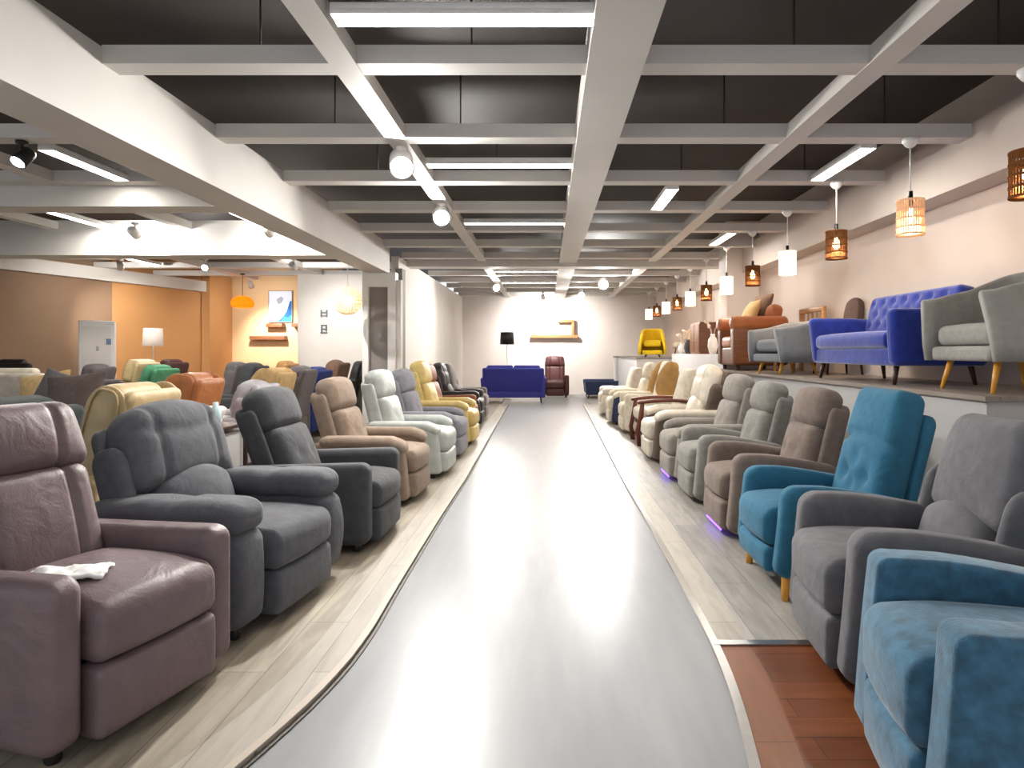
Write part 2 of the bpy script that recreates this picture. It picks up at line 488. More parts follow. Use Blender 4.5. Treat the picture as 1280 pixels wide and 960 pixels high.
spot_lamp((-5.4, 8.4, ZB - 0.004), (-5.4, 9.2, 2.5), 'spotlight at the end of a light bar in the left hall', 60)
spot_lamp((-3.6, 8.3, ZB - 0.004), (-3.6, 9.2, 2.5), 'spotlight washing the deep left cross beam beside the main beam', 60)
spot_lamp((-4.22, 5.15, ZB - 0.004), (-4.6, 3.6, 1.0), 'black spotlight beside a light bar, top left', 50, lit=False)
spot_lamp((-7.75, 11.65, ZB - 0.004), (-8.7, 13.4, 1.7), 'small round spotlight high before the brown wall', 130)
spot_lamp((-6.2, 11.65, ZB - 0.004), (-6.0, 8.5, 0.8), 'small round spotlight in the middle of the left hall', 90)
spot_lamp((-4.6, 11.65, ZB - 0.004), (-4.3, 14.0, 1.6), 'small round spotlight aimed at the white middle wall', 80)
spot_lamp((-6.9, 14.95, ZB - 0.004), (-6.95, 16.5, 1.4), 'spotlight shining on the tan wall shelf', 260, (1, 0.95, 0.88))
spot_lamp((-0.1, 18.15, ZB - 0.004), (0.1, 20.0, 1.5), 'spotlight shining on the back wall shelf', 260, size=130)

t = thing('emergency_light', 'small white box fixed under the deep left beam, at the left edge', 'emergency light', (-2.8, 3.02, 2.61), 0)
MB().rbox((0, 0, -0.035), (0.3, 0.11, 0.07), 0.012, (1, 1, 1), 2).build('housing', M['white_metal'], t)
MB().rbox((0, -0.02, -0.072), (0.24, 0.06, 0.012), 0.004, (1, 1, 1), 2).build('cover', M['white_paint'], t)

# pendant row on the right: woven brown drums and white cloth drums by turns
M['weave'] = shade_mat('weave', (104, 70, 44), (255, 150, 70), 0.02, 0.2)
M['straw'] = shade_mat('straw', (222, 192, 162), (255, 200, 150), 0.12, 0.2)
M['lit_cloth'] = shade_mat('lit_cloth', (245, 235, 220), (255, 226, 195), 0.75, 0.3)
def pendant(kind):
    t = thing('drum_pendant_lamp', '', 'pendant lamp', group='row of drum pendant lamps along the right wall')
    MB().lathe([(0.06, 0.0), (0.06, -0.025), (0.035, -0.06), (0.012, -0.075), (0.0, -0.075)], n=18).build('canopy', M['white_metal'], t)
    MB().tube([(0, 0, -0.07), (0, 0, -0.43)], 0.006, 8).build('cord', M['white_metal'], t)
    mb = MB(); R = 0.1; zt, zb = -0.49, -0.77
    if kind == 'cloth':
        mb.lathe([(R, zt), (R, zb), (R - 0.004, zb), (R - 0.004, zt)], n=28)
        mb.lathe([(R + 0.002, zt), (R + 0.002, zt - 0.012), (R, zt - 0.012)], n=28)
        sm = M['lit_cloth']
    else:
        n = 34
        for i in range(n):
            a = 2 * pi * i / n; w = pi / n * 0.62
            p = [(R * cos(a - w), R * sin(a - w)), (R * cos(a + w), R * sin(a + w)), ((R - .003) * cos(a + w), (R - .003) * sin(a + w)), ((R - .003) * cos(a - w), (R - .003) * sin(a - w))]
            mb.prism(p, zb, zt)
        for z in (zt, zt - 0.07, zt - 0.14, zt - 0.21, zb + 0.012):
            mb.lathe([(R + 0.003, z), (R + 0.003, z - 0.014), (R - 0.005, z - 0.014), (R - 0.005, z), (R + 0.003, z)], n=28)
        sm = M['weave'] if kind == 'weave' else M['straw']
    mb.build('lamp_shade', sm, t)
    sp = MB()
    for a in (0, 2 * pi / 3, 4 * pi / 3):
        sp.tube([(0, 0, -0.47), (R * 0.97 * cos(a), R * 0.97 * sin(a), zt - 0.006)], 0.003, 5)
    sp.lathe([(0.0, -0.42), (0.018, -0.42), (0.02, -0.5), (0.014, -0.545), (0, -0.545)], n=14)
    sp.build('lamp_socket', M['black_metal'], t)
    MB().lathe([(0.0, -0.545), (0.016, -0.55), (0.02, -0.58), (0.033, -0.62), (0.03, -0.65), (0.014, -0.672), (0.0, -0.675)], n=16).build('bulb', M['bulb'], t)
    L = bpy.data.lights.new('bulb_light', 'POINT'); L.energy = 15; L.color = (1.0, 0.72, 0.48); L.shadow_soft_size = 0.03
    lo = bpy.data.objects.new('bulb_light', L); COL.objects.link(lo); lo.parent = t; lo.location = (0, 0, -0.71)
    return t
PEN = [('weave', 3.85, 'dark woven drum pendant cut by the right edge of the picture'),
       ('straw', 5.1, 'pale straw drum pendant above the royal blue sofa'),
       ('weave', 6.4, 'dark woven drum pendant hanging over the blue sofa left arm'),
       ('cloth', 7.7, 'faint white cloth drum pendant above the small grey tub chair'),
       ('weave', 9.0, 'dark woven drum pendant above the brown leather armchair'),
       ('cloth', 10.3, 'bright white cloth pendant just left of the brown armchair'),
       ('weave', 11.6, 'woven pendant fifth along, over the tall brown cabinet'),
       ('cloth', 12.9, 'white cloth pendant before the slender far pillar'),
       ('weave', 14.2, 'woven pendant left of the far bright white drum'),
       ('cloth', 15.5, 'white cloth pendant, third from the far end of the row'),
       ('weave', 16.8, 'woven pendant, second from the far end of the row'),
       ('cloth', 18.1, 'white cloth pendant at the far end of the row')]
proto = {}
for kind, y, lab in PEN:
    loc = (2.9, y, ZB)
    if kind not in proto:
        t = pendant(kind); t.location = loc; t['label'] = lab; proto[kind] = t
    else: dup(proto[kind], loc, None, lab)

# ------------------------------------------------------------------ seating helpers
def backT(xb, zb, lean):
    s, c = sin(lean), cos(lean)
    return lambda t, y, v: (xb - v * s + t * c, y, zb + v * c + t * s)

def cushion_back(mb, T, v0, v1, w, th, t0, r=None, arch=0.0, bulge=0.03, creases=(), tufts=(), seams=(), k=(2, 12, 12), taper=0.0, topround=0.0):
    """upholstered back cushion: y = width, v = height, t = thickness in front of the back plane"""
    H = v1 - v0; r = r or th * 0.42
    def fn(t, y, v):
        fv = (v / H + 0.5); fy = 2 * y / w
        if topround and fv > 0.5:
            y = y * (1 - topround * ((fv - 0.5) * 2) ** 3)
        y = y * (1 + taper * (fv - 0.5))
        if arch: v = v - arch * fy * fy * fv
        if t > 0:
            t += bulge * max(0, 1 - fy * fy) * max(0, 1 - (2 * fv - 1) ** 2) ** 0.7
            for (vc, cv, dep, sg) in creases:
                d = (v - (vc - v0 - H / 2) - cv * fy * fy) / sg
                t -= dep * exp(-d * d)
            for (ty, tv, dep, sg) in tufts:
                d2 = ((y - ty) ** 2 + (v - (tv - v0 - H / 2)) ** 2) / sg ** 2
                t -= dep * exp(-d2)
            for (sy, dep, sg) in seams:
                t -= dep * exp(-((abs(y) - sy) / sg) ** 2)
        return (t, y, v)
    mb.rbox((t0 + th / 2, 0, (v0 + v1) / 2), (th, w, H), (r, r, r), k, 4, fn, T)

def recliner(label, front, rot, mat, group, arm='block', back='pillow', W=0.78, sw=0.5, seat_h=0.47, arm_h=0.6, top=1.04,
             lean=0.24, depth=0.9, legs=None, mat2=None, led=False, foot=True, name='recliner_armchair', wings=False, detail=1.0, footsplit=0.27, aset=0.04, lever=False, shell_h=0.86, armmat=None, wingmat=None, arm_r=1.0):
    """front = world (x, y) of the middle of the seat front on the floor; rot 0 faces +X"""
    cx = depth / 2
    loc = (front[0] - cos(rot) * cx, front[1] - sin(rot) * cx, 0)
    root = thing(name, label, 'armchair', loc, rot, group)
    m2 = mat2 or mat; am = armmat or m2; wm = wingmat or mat
    xf = cx; aw = (W - sw) / 2
    kk = max(4, int(10 * detail))
    lowz = 0.12 if legs else 0.05
    # seat
    sd = 0.58; st = seat_h - footsplit
    def seatfn(x, y, z):
        fx = 2 * x / sd; fy = 2 * y / sw
        if z > 0: z += 0.035 * max(0, 1 - fx * fx) ** .5 * max(0, 1 - fy * fy) ** .5
        if x > 0: x += 0.02 * max(0, 1 - fy * fy)
        if fx > 0.4: z -= 0.02 * (fx - 0.4)
        return (x, y, z)
    MB().rbox((xf - sd / 2, 0, footsplit + st / 2), (sd, sw - 0.006, st), (0.06, 0.035, 0.06), (kk, kk, 3), 4, seatfn).build('seat_cushion', mat, root)
    if foot:
        fh = footsplit - lowz - 0.012
        def ffn(x, y, z):
            if x > 0: x += 0.018 * max(0, 1 - (2 * y / sw) ** 2) * max(0, 1 - (2 * z / fh) ** 2)
            return (x, y, z)
        MB().rbox((xf - 0.062, 0, lowz + fh / 2), (0.12, sw - 0.012, fh), (0.03, 0.025, 0.03), (2, kk, 4), 3, ffn).build('footrest', mat, root)
    # hidden carcass and feet
    MB().rbox((-0.02, 0, (lowz + 0.4) / 2 + 0.02), (depth - 0.28, sw + 0.02, 0.36 - lowz), 0.02, (1, 1, 1), 2).build('frame', m2, root)
    if not legs:
        for sx in (-1, 1):
            for sy in (-1, 1):
                MB().lathe([(0.022, 0), (0.026, 0.01), (0.02, lowz + 0.05)], (sx * (depth / 2 - 0.14), sy * (W / 2 - 0.09), 0), 12).build('foot', M['black_metal'], root)
    else:
        for sx in (-1, 1):
            for sy in (-1, 1):
                x, y = sx * (depth / 2 - 0.1), sy * (W / 2 - 0.07)
                MB().tube([(x + sx * 0.015, y + sy * 0.01, 0), (x, y, lowz + 0.04)], [0.02, 0.03], 12).build('leg', legs, root)
    # arms
    al = depth - 0.16
    for sy in (-1, 1):
        yc = sy * (sw / 2 + aw / 2)
        ah = arm_h - lowz
        xc = xf - aset - al / 2
        if arm == 'block':
            def afn(x, y, z):
                f = x / al + 0.5
                if z > 0: z -= 0.03 * (1 - f) * (z / ah * 2)
                return (x, y, z)
            a = MB().rbox((xc, yc, lowz + ah / 2), (al, aw, ah), (0.07, 0.045, 0.06), (6, 2, 5), 4, afn).build('armrest', mat, root)
        elif arm == 'slope':
            def afn(x, y, z):
                f = x / al + 0.5; g = z / ah + 0.5
                z -= 0.13 * max(0, 0.75 - f) ** 1.3 * g
                x -= 0.05 * (g - 0.5) * f
                y += sy * 0.012 * sin(g * pi)
                return (x, y, z)
            a = MB().rbox((xc, yc, lowz + ah / 2), (al, aw, ah), (0.08 * arm_r, 0.045 * arm_r, 0.07 * arm_r), (8, 2, 8), 4, afn).build('armrest', mat, root)
        elif arm == 'puff':
            lo = arm_h - 0.1 - lowz
            def afn(x, y, z):
                f = x / al + 0.5
                x += 0.03 * cos(z / lo * pi) if f > 0.5 else 0
                y += sy * 0.025 * cos(z / lo * pi)
                return (x, y, z)
            a = MB().rbox((xc, yc, lowz + lo / 2), (al, aw, lo), (0.09, 0.06, 0.06), (6, 2, 6), 4, afn).build('armrest', mat, root)
            def pfn(x, y, z):
                f = x / (al * 0.95) + 0.5
                z += 0.012 * sin(f * pi) + (0.02 * f if z > 0 else 0)
                z -= 0.015 * exp(-((f - 0.55) / 0.05) ** 2)
                return (x, y, z)
            MB().rbox((xc + 0.03, yc, arm_h - 0.06), (al * 0.95, aw + 0.03, 0.14), (0.1, 0.08, 0.065), (10, 3, 2), 4, pfn).build('armrest_pad', mat, a)
        elif arm == 'pad':
            lo = arm_h - 0.05 - lowz
            def afn(x, y, z):
                f = x / al + 0.5
                if f > 0.5: x -= 0.05 * (z / lo + 0.5) * (f - 0.5) * 2
                return (x, y, z)
            a = MB().rbox((xc, yc, lowz + lo / 2), (al, aw * 0.86, lo), (0.05, 0.03, 0.03), (6, 2, 4), 3, afn).build('armrest', am, root)
            def pfn(x, y, z):
                f = x / (al * 0.9) + 0.5
                z -= 0.05 * max(0, f - 0.82) / 0.18 * (1 if z < 0 else 1)
                return (x, y, z)
            MB().rbox((xc + 0.02, yc, arm_h - 0.045), (al * 0.9, aw + 0.015, 0.1), (0.05, 0.05, 0.048), (8, 3, 1), 4, pfn).build('armrest_pad', mat, a)
        if lever and sy < 0:
            MB().rbox((xc + 0.02, yc - aw / 2 - 0.012, lowz + ah * 0.62), (0.12, 0.02, 0.05), 0.009, (2, 1, 1), 3).build('recline_lever', M['black_metal'], root)
    # back
    hinge_z = seat_h - 0.1; xb = xf - sd - 0.1
    T = backT(xb, hinge_z, lean)
    H = (top - hinge_z) / cos(lean)
    bw = sw + aw * (0.9 if back in ('puffy', 'arch') else 0.5)
    shell = MB(); shell.rbox((-0.055 if shell_h < 0.9 else -0.075, 0, H * shell_h / 2 - 0.06), (0.075, bw, H * shell_h + 0.12), (0.03, 0.06, 0.06), (1, 6, 6), 3, None, T)
    bs = shell.build('backrest', m2, root)
    k2 = (2, int(14 * detail), int(14 * detail))
    if back == 'headroll':
        mb = MB(); cushion_back(mb, T, -0.02, H * 0.62, bw * 0.94, 0.15, -0.03, 0.05, bulge=0.03, seams=((bw * 0.27, 0.022, 0.014),), k=(2, 40, 10), taper=-0.06); mb.build('back_cushion', mat, root)
        mb = MB(); cushion_back(mb, T, H * 0.6, H, bw * 0.97, 0.17, -0.06, 0.06, bulge=0.05, seams=((bw * 0.24, 0.022, 0.014),), k=(2, 40, 8), topround=0.06, taper=-0.14); mb.build('headrest', mat, root)
    elif back == 'puffy':
        mb = MB(); cushion_back(mb, T, -0.02, H * 0.5, bw * 0.72, 0.17, -0.02, 0.07, arch=0.1, bulge=0.06, k=k2); mb.build('lumbar_cushion', mat, root)
        mb = MB(); cushion_back(mb, T, H * 0.36, H, bw * 0.96, 0.19, -0.06, 0.085, arch=0.05, bulge=0.05, topround=0.18, taper=-0.08, k=(2, 32, 14), seams=((bw * 0.27, 0.016, 0.018),),
                                creases=((H * 0.74, 0.06, 0.012, 0.03),)); mb.build('headrest', mat, root)
        for sy in (-1, 1):
            mb = MB()
            mb.rbox((0.0, sy * (bw / 2 - 0.0), H * 0.36), (0.17, 0.09, H * 0.72), (0.06, 0.045, 0.09), (3, 2, 6), 4, None, T); mb.build('back_wing', wm, root)
    elif back == 'pillow':
        mb = MB(); cushion_back(mb, T, -0.02, H * 0.6, bw * 0.84, 0.15, -0.02, 0.06, bulge=0.045, k=k2,
                                tufts=((-bw * .16, H * .3, .016, .04), (bw * .16, H * .3, .016, .04))); mb.build('back_cushion', mat, root)
        mb = MB(); cushion_back(mb, T, H * 0.57, H, bw * 0.88, 0.175, -0.055, 0.075, arch=0.015, bulge=0.05, topround=0.12, k=k2); mb.build('headrest', mat, root)
        for sy in (-1, 1):
            mb = MB(); mb.rbox((-0.01, sy * (bw / 2 - 0.02), H * 0.4), (0.13, 0.055, H * 0.84), (0.04, 0.025, 0.06), (2, 1, 5), 3, None, T); mb.build('back_wing', m2, root)
    elif back == 'tufted':
        tf = [(-bw * .2, H * .3, .04, .045), (bw * .2, H * .3, .04, .045), (0, H * .22, .02, .04), (0, H * .42, .02, .05)]
        mb = MB(); cushion_back(mb, T, -0.02, H, bw * 0.96, 0.17, -0.03, 0.055, bulge=0.03, k=(2, 18, 22), topround=0.12, taper=-0.06,
                                creases=((H * 0.62, -0.05, 0.032, 0.022),), tufts=tf); mb.build('back_cushion', mat, root)
    elif back == 'arch':
        mb = MB(); cushion_back(mb, T, -0.02, H * 0.42, bw * 0.74, 0.17, -0.02, 0.06, arch=0.08, bulge=0.05, k=k2); mb.build('lumbar_cushion', mat, root)
        mb = MB(); cushion_back(mb, T, H * 0.3, H, bw * 0.9, 0.16, -0.04, 0.06, bulge=0.045, topround=0.22, taper=-0.05, k=k2); mb.build('back_cushion', mat, root)
        for sy in (-1, 1):
            mb = MB(); mb.rbox((0.04, sy * (bw / 2 - 0.015), H * 0.3), (0.2, 0.08, H * 0.6), (0.06, 0.04, 0.1), (2, 2, 6), 4, None, T); mb.build('back_wing', mat, root)
    elif back == 'scroll':
        mb = MB(); cushion_back(mb, T, -0.02, H * 0.98, bw * 0.86, 0.16, -0.02, 0.07, bulge=0.04, k=k2, topround=0.05); mb.build('back_cushion', mat, root)
        for sy in (-1, 1):
            w = MB(); w.rbox((0.02, sy * (bw / 2 - 0.005), H * 0.46), (0.24, 0.06, H * 1.06), (0.115, 0.025, 0.15), (2, 1, 6), 5, None, T)
            wo = w.build('back_wing', mat, root)
            p = MB(); L = []
            for i in range(36):
                a = 2 * pi * i / 36
                t = 0.02 + 0.092 * (abs(cos(a)) ** .6) * (1 if cos(a) >= 0 else -1)
                v = H * 0.46 + H * 0.5 * (abs(sin(a)) ** .5) * (1 if sin(a) >= 0 else -1)
                L.append(T(t, sy * (bw / 2 + 0.026), v))
            p.tube(L, 0.008, 6, closed=True); p.build('piping', mat, wo)
    elif back == 'wing':
        mb = MB(); cushion_back(mb, T, -0.02, H, bw * 0.86, 0.16, -0.02, 0.06, bulge=0.05, k=k2, topround=0.1,
                                creases=((H * 0.62, 0, 0.03, 0.03),)); mb.build('back_cushion', mat, root)
        for sy in (-1, 1):
            def wf(t, y, v, sy=sy):
                g = v / (H * 0.7)
                t += 0.05 * sin((g + 0.5) * pi * 1.2) if t > 0 else 0
                return (t, y + sy * (0.03 if t > 0 else 0), v)
            mb = MB(); mb.rbox((0.07, sy * (bw / 2 - 0.01), H * 0.62), (0.26, 0.07, H * 0.76), (0.08, 0.03, 0.1), (3, 1, 8), 4, wf, T); mb.build('back_wing', m2, root)
    if led:
        MB().rbox((xf - 0.012, 0, 0.045), (0.012, sw * 0.8, 0.012), 0.005, (1, 1, 1), 2).build('led_strip', M['led_purple'], root)
    return root

# ------------------------------------------------------------------ left aisle row
GL = 'armchairs lining the left side of the aisle'
M['mauve'] = leather('mauve_leather', (108, 91, 94))
M['greysuede'] = fabric('grey_suede', (84, 85, 91))
M['charcoal'] = fabric('charcoal_fabric', (66, 67, 71))
M['taupe'] = fabric('taupe_fabric', (140, 122, 107))
M['sage'] = leather('sage_leather', (180, 185, 181), rough=0.5)
M['lilac'] = fabric('lilac_grey_fabric', (140, 139, 147))
M['butter'] = leather('butter_leather', (214, 190, 122), rough=0.5)
M['rust'] = leather('rust_leather', (150, 84, 48))
M['espresso'] = leather('espresso_leather', (46, 38, 37))
M['pewter'] = fabric('pewter_fabric', (124, 116, 116))
recliner('mauve brown leather recliner nearest on the left, white cloth on its seat', (-1.35, 2.27), radians(-16), M['mauve'], GL, arm='block', back='headroll', W=0.76, sw=0.5, seat_h=0.49, arm_h=0.6, top=1.08, lean=0.25, depth=0.92, footsplit=0.3)
recliner('plump dark grey suede recliner with pillowy arms, second on the left', (-1.22, 3.28), radians(-8), M['greysuede'], GL, arm='puff', back='puffy', W=0.98, sw=0.54, seat_h=0.45, arm_h=0.6, top=1.03, lean=0.28, depth=1.02, aset=0.06)
recliner('charcoal fabric recliner with square arms beside the plump grey one', (-1.09, 4.5), radians(-2), M['charcoal'], GL, arm='block', back='pillow', W=0.82, sw=0.54, seat_h=0.44, arm_h=0.58, top=1.03, lean=0.36, depth=1.1, lever=True)
recliner('taupe fabric recliner with rounded arms, fourth on the left', (-1.1, 5.75), radians(-3), M['taupe'], GL, arm='pad', back='pillow', W=0.84, sw=0.52, seat_h=0.45, arm_h=0.58, top=1.06, lean=0.28, depth=0.98, lever=True)
recliner('pale sage leather recliner behind the taupe one', (-1.02, 6.92), radians(-2), M['sage'], GL, arm='pad', back='pillow', W=0.84, sw=0.54, arm_h=0.58, top=1.1, lean=0.24, depth=0.98)
recliner('lilac grey fabric recliner between sage and butter yellow ones', (-1.02, 8.0), radians(-2), M['lilac'], GL, arm='pad', back='pillow', W=0.82, sw=0.54, arm_h=0.58, top=1.08, lean=0.24, depth=0.98)
recliner('butter yellow leather recliner far down the left row', (-1.0, 9.2), radians(-2), M['butter'], GL, arm='pad', back='pillow', W=0.84, sw=0.54, arm_h=0.62, top=1.16, lean=0.26, depth=1.02)
recliner('rust brown leather recliner just past the butter yellow one', (-1.12, 10.25), 0, M['rust'], GL, arm='block', back='pillow', W=0.8, sw=0.52, top=1.1, depth=1.0)
recliner('espresso leather recliner past the rust brown one on the left', (-1.12, 11.35), 0, M['espresso'], GL, arm='puff', back='puffy', W=0.86, sw=0.52, top=1.1, depth=1.0)
recliner('pewter grey recliner farthest along the left row', (-1.15, 12.5), 0, M['pewter'], GL, arm='block', back='arch', W=0.82, sw=0.52, top=1.06, depth=1.0)

# ------------------------------------------------------------------ right aisle row
GR = 'armchairs lining the right side of the aisle'
M['velvet'] = fabric('teal_velvet', (54, 95, 119), mott=0.34, scale=22, sheen=0.35, wrinkle=0.1)
M['ash'] = fabric('ash_grey_fabric', (94, 93, 97))
M['teal'] = fabric('teal_fabric', (38, 98, 126), mott=0.08)
M['mocha'] = fabric('mocha_fabric', (116, 102, 94))
M['dove'] = fabric('dove_fabric', (132, 129, 124))
M['stone'] = fabric('stone_fabric', (144, 138, 131))
M['cream'] = leather('cream_leather', (216, 206, 190), rough=0.5)
M['umber'] = leather('umber_leather', (92, 76, 66))
M['tan'] = leather('tan_leather', (190, 148, 88))
M['ivory'] = fabric('ivory_fabric', (226, 216, 196))
M['navy'] = fabric('navy_fabric', (44, 54, 84))
PR = pi
recliner('teal velvet armchair at the bottom right corner, cut by the frame', (0.985, 1.87), PR + radians(-11), M['velvet'], GR, arm='slope', back='arch', W=0.72, sw=0.44, aset=0.03, arm_r=0.55, seat_h=0.5, arm_h=0.63, top=1.0, depth=0.95)
recliner('ash grey fabric recliner with arched back next to the teal velvet one', (1.125, 2.76), PR + radians(-6), M['ash'], GR, arm='slope', back='arch', W=0.8, sw=0.52, seat_h=0.48, arm_h=0.63, top=1.01, depth=0.98, lean=0.26)
recliner('bright teal armchair with tufted back on yellow wooden legs', (1.165, 3.65), PR, M['teal'], GR, arm='slope', back='tufted', W=0.72, sw=0.48, seat_h=0.46, arm_h=0.6, top=1.07, depth=0.9, legs=M['yellow_wood'], lean=0.25)
recliner('mocha brown fabric recliner beside the bright teal armchair', (1.22, 4.72), PR, M['mocha'], GR, arm='slope', back='pillow', W=0.76, sw=0.5, seat_h=0.45, arm_h=0.6, top=1.03, depth=0.92, led=True)
recliner('dove grey recliner next to the mocha brown one', (1.22, 5.72), PR, M['dove'], GR, arm='slope', back='pillow', W=0.76, sw=0.5, arm_h=0.6, top=1.03, depth=0.92)
recliner('stone grey recliner with purple light glowing under its seat', (1.22, 6.65), PR, M['stone'], GR, arm='pad', back='pillow', W=0.8, sw=0.52, arm_h=0.58, top=1.06, depth=0.98, led=True)
recliner('large cream leather recliner with dark umber shell on the right', (1.2, 7.85), PR, M['cream'], GR, arm='pad', back='puffy', W=0.92, sw=0.56, arm_h=0.62, top=1.14, depth=1.08, mat2=M['umber'], wingmat=M['umber'], shell_h=0.93)
recliner('tan winged leather armchair far down the right row', (1.2, 10.45), PR, M['ivory'], GR, arm='block', back='wing', W=0.84, sw=0.5, arm_h=0.64, top=1.13, depth=1.02, mat2=M['tan'])
recliner('ivory recliner with tan back shell and navy blue arms far down the right row', (1.12, 11.75), PR, M['ivory'], GR, arm='pad', back='pillow', W=0.86, sw=0.54, arm_h=0.6, top=1.1, depth=0.95, mat2=M['tan'], armmat=M['navy'])
recliner('low cream recliner at the far end of the right row', (1.1, 13.3), PR, M['cream'], GR, arm='puff', back='scroll', W=0.9, sw=0.54, arm_h=0.55, top=0.98, depth=1.0, mat2=M['tan'])

def wood_lounger(label, front, rot):
    d = 0.9; root = thing('wooden_arm_lounge_chair', label, 'armchair', (front[0] - cos(rot) * d / 2, front[1] - sin(rot) * d / 2, 0), rot, GR)
    for sy in (-1, 1):
        y = sy * 0.34
        MB().tube([(0.4, y, 0), (0.43, y, 0.2), (0.38, y, 0.42), (0.36, y, 0.6)], [0.035, 0.03, 0.034, 0.03], 12).build('front_leg', M['red_wood'], root)
        MB().tube([(-0.42, y, 0), (-0.32, y, 0.3), (-0.38, y, 0.62), (-0.52, y, 1.04)], [0.03, 0.03, 0.03, 0.026], 12).build('rear_post', M['dark_wood'], root)
        def f(x, yy, z): return (x, yy, z + 0.03 * cos(x * 4))
        a = MB().rbox((0.0, y, 0.6), (0.86, 0.085, 0.045), 0.02, (8, 1, 1), 3, f).build('armrest', M['red_wood'], root)
        MB().rbox((-0.02, y, 0.28), (0.74, 0.035, 0.07), 0.01, (2, 1, 1), 2).build('side_rail', M['red_wood'], root)
    MB().rbox((0.36, 0, 0.3), (0.035, 0.62, 0.07), 0.01, (1, 2, 1), 2).build('front_rail', M['red_wood'], root)
    MB().rbox((0.04, 0, 0.41), (0.74, 0.6, 0.17), (0.06, 0.06, 0.06), (6, 6, 1), 4, lambda x, y, z: (x, y, z + (0.02 * cos(x * 3) if z > 0 else 0))).build('seat_cushion', M['ivory'], root)
    T = backT(-0.28, 0.42, 0.3); mb = MB()
    cushion_back(mb, T, 0.0, 0.64, 0.58, 0.15, 0.0, 0.06, bulge=0.04, creases=((0.36, 0, 0.025, 0.03),)); mb.build('back_cushion', M['ivory'], root)
    MB().rbox((-0.03, 0, 0.6), (0.03, 0.64, 0.06), 0.01, (1, 2, 1), 2, None, T).build('top_rail', M['dark_wood'], root)
    return root
wood_lounger('ivory lounge chair with dark reddish wooden arms beside the cream recliner', (1.24, 9.2), PR)

# ------------------------------------------------------------------ back-to-back rows in the left hall
GH = 'armchairs crowding the left hall'
M['beige'] = leather('beige_leather', (188, 164, 122), rough=0.5)
M['orange'] = leather('orange_leather', (172, 104, 54), rough=0.5)
M['blackgreen'] = fabric('black_green_fabric', (38, 45, 47))
M['silver'] = leather('silver_leather', (176, 172, 180))
M['sand'] = fabric('sand_fabric', (212, 180, 126))
M['slate'] = fabric('slate_fabric', (104, 98, 100))
M['blue'] = fabric('blue_fabric', (32, 52, 128))
M['cocoa'] = fabric('cocoa_fabric', (118, 90, 72))
M['black'] = leather('black_leather', (28, 24, 24))
M['emerald'] = fabric('emerald_fabric', (78, 146, 108))
M['wine'] = leather('wine_leather', (74, 34, 34))
M['camel'] = fabric('camel_fabric', (180, 136, 84))
def hall(label, backx, y, mat, back='scroll', arm='block', rot=pi, **k):
    dep = k.pop('depth', 0.92)
    fx = backx - dep if abs(rot - pi) < 1 else backx + dep
    return recliner(label, (fx, y), rot, mat, GH, arm=arm, back=back, depth=dep, detail=0.7, shell_h=0.97, **k)
hall('dark green-black armchair directly behind the mauve leather recliner', -2.42, 3.02, M['blackgreen'], 'arch', top=1.07, W=0.86)
hall('beige leather armchair with scrolled back behind the plump grey recliner', -2.5, 4.08, M['beige'], 'scroll', top=1.1, W=0.76)
hall('orange leather armchair seen from behind near the small dark side table', -3.25, 6.2, M['orange'], 'wing', top=1.08, W=0.66, sw=0.46, mat2=M['orange'])
hall('silver grey leather armchair behind the charcoal recliner', -3.1, 7.15, M['silver'], 'puffy', arm='puff', top=0.98, W=0.84)
hall('sand coloured armchair with wings between silver and slate ones', -3.28, 8.1, M['sand'], 'wing', top=1.08, W=0.74)
hall('slate grey armchair behind the taupe recliner', -3.3, 8.92, M['slate'], 'pillow', top=1.1, W=0.76)
hall('royal blue armchair in the left hall behind the taupe recliner', -3.4, 9.85, M['blue'], 'arch', top=1.06, W=0.76)
hall('cocoa brown armchair before the white portal', -3.42, 10.75, M['cocoa'], 'puffy', top=1.16, W=0.8)
hall('black leather armchair peeping up before the white middle wall', -3.3, 11.8, M['black'], 'arch', top=1.12, W=0.78)
hall('slate armchair standing under the orange glass pendant, left of its twin', -5.3, 11.2, M['slate'], 'pillow', top=1.12, W=0.8)
hall('dark slate armchair just right of its twin below the orange pendant', -4.6, 10.3, M['charcoal'], 'pillow', top=1.12, W=0.8)
hall('camel fabric armchair below the tan wall shelf', -4.85, 12.2, M['camel'], 'arch', top=1.12, W=0.78)
hall('emerald green armchair in the left hall', -5.25, 8.85, M['emerald'], 'arch', top=1.11, W=0.7)
hall('wine red leather armchair tucked behind the emerald one', -6.45, 11.2, M['wine'], 'arch', top=1.16, W=0.78)
hall('beige armchair with rolled headrest before the white standing air conditioner', -6.05, 9.7, M['beige'], 'headroll', top=1.18, W=0.84)
hall('slate armchair between the pillowed grey sofa and the air conditioner', -7.1, 10.28, M['slate'], 'pillow', top=1.1, W=0.76)

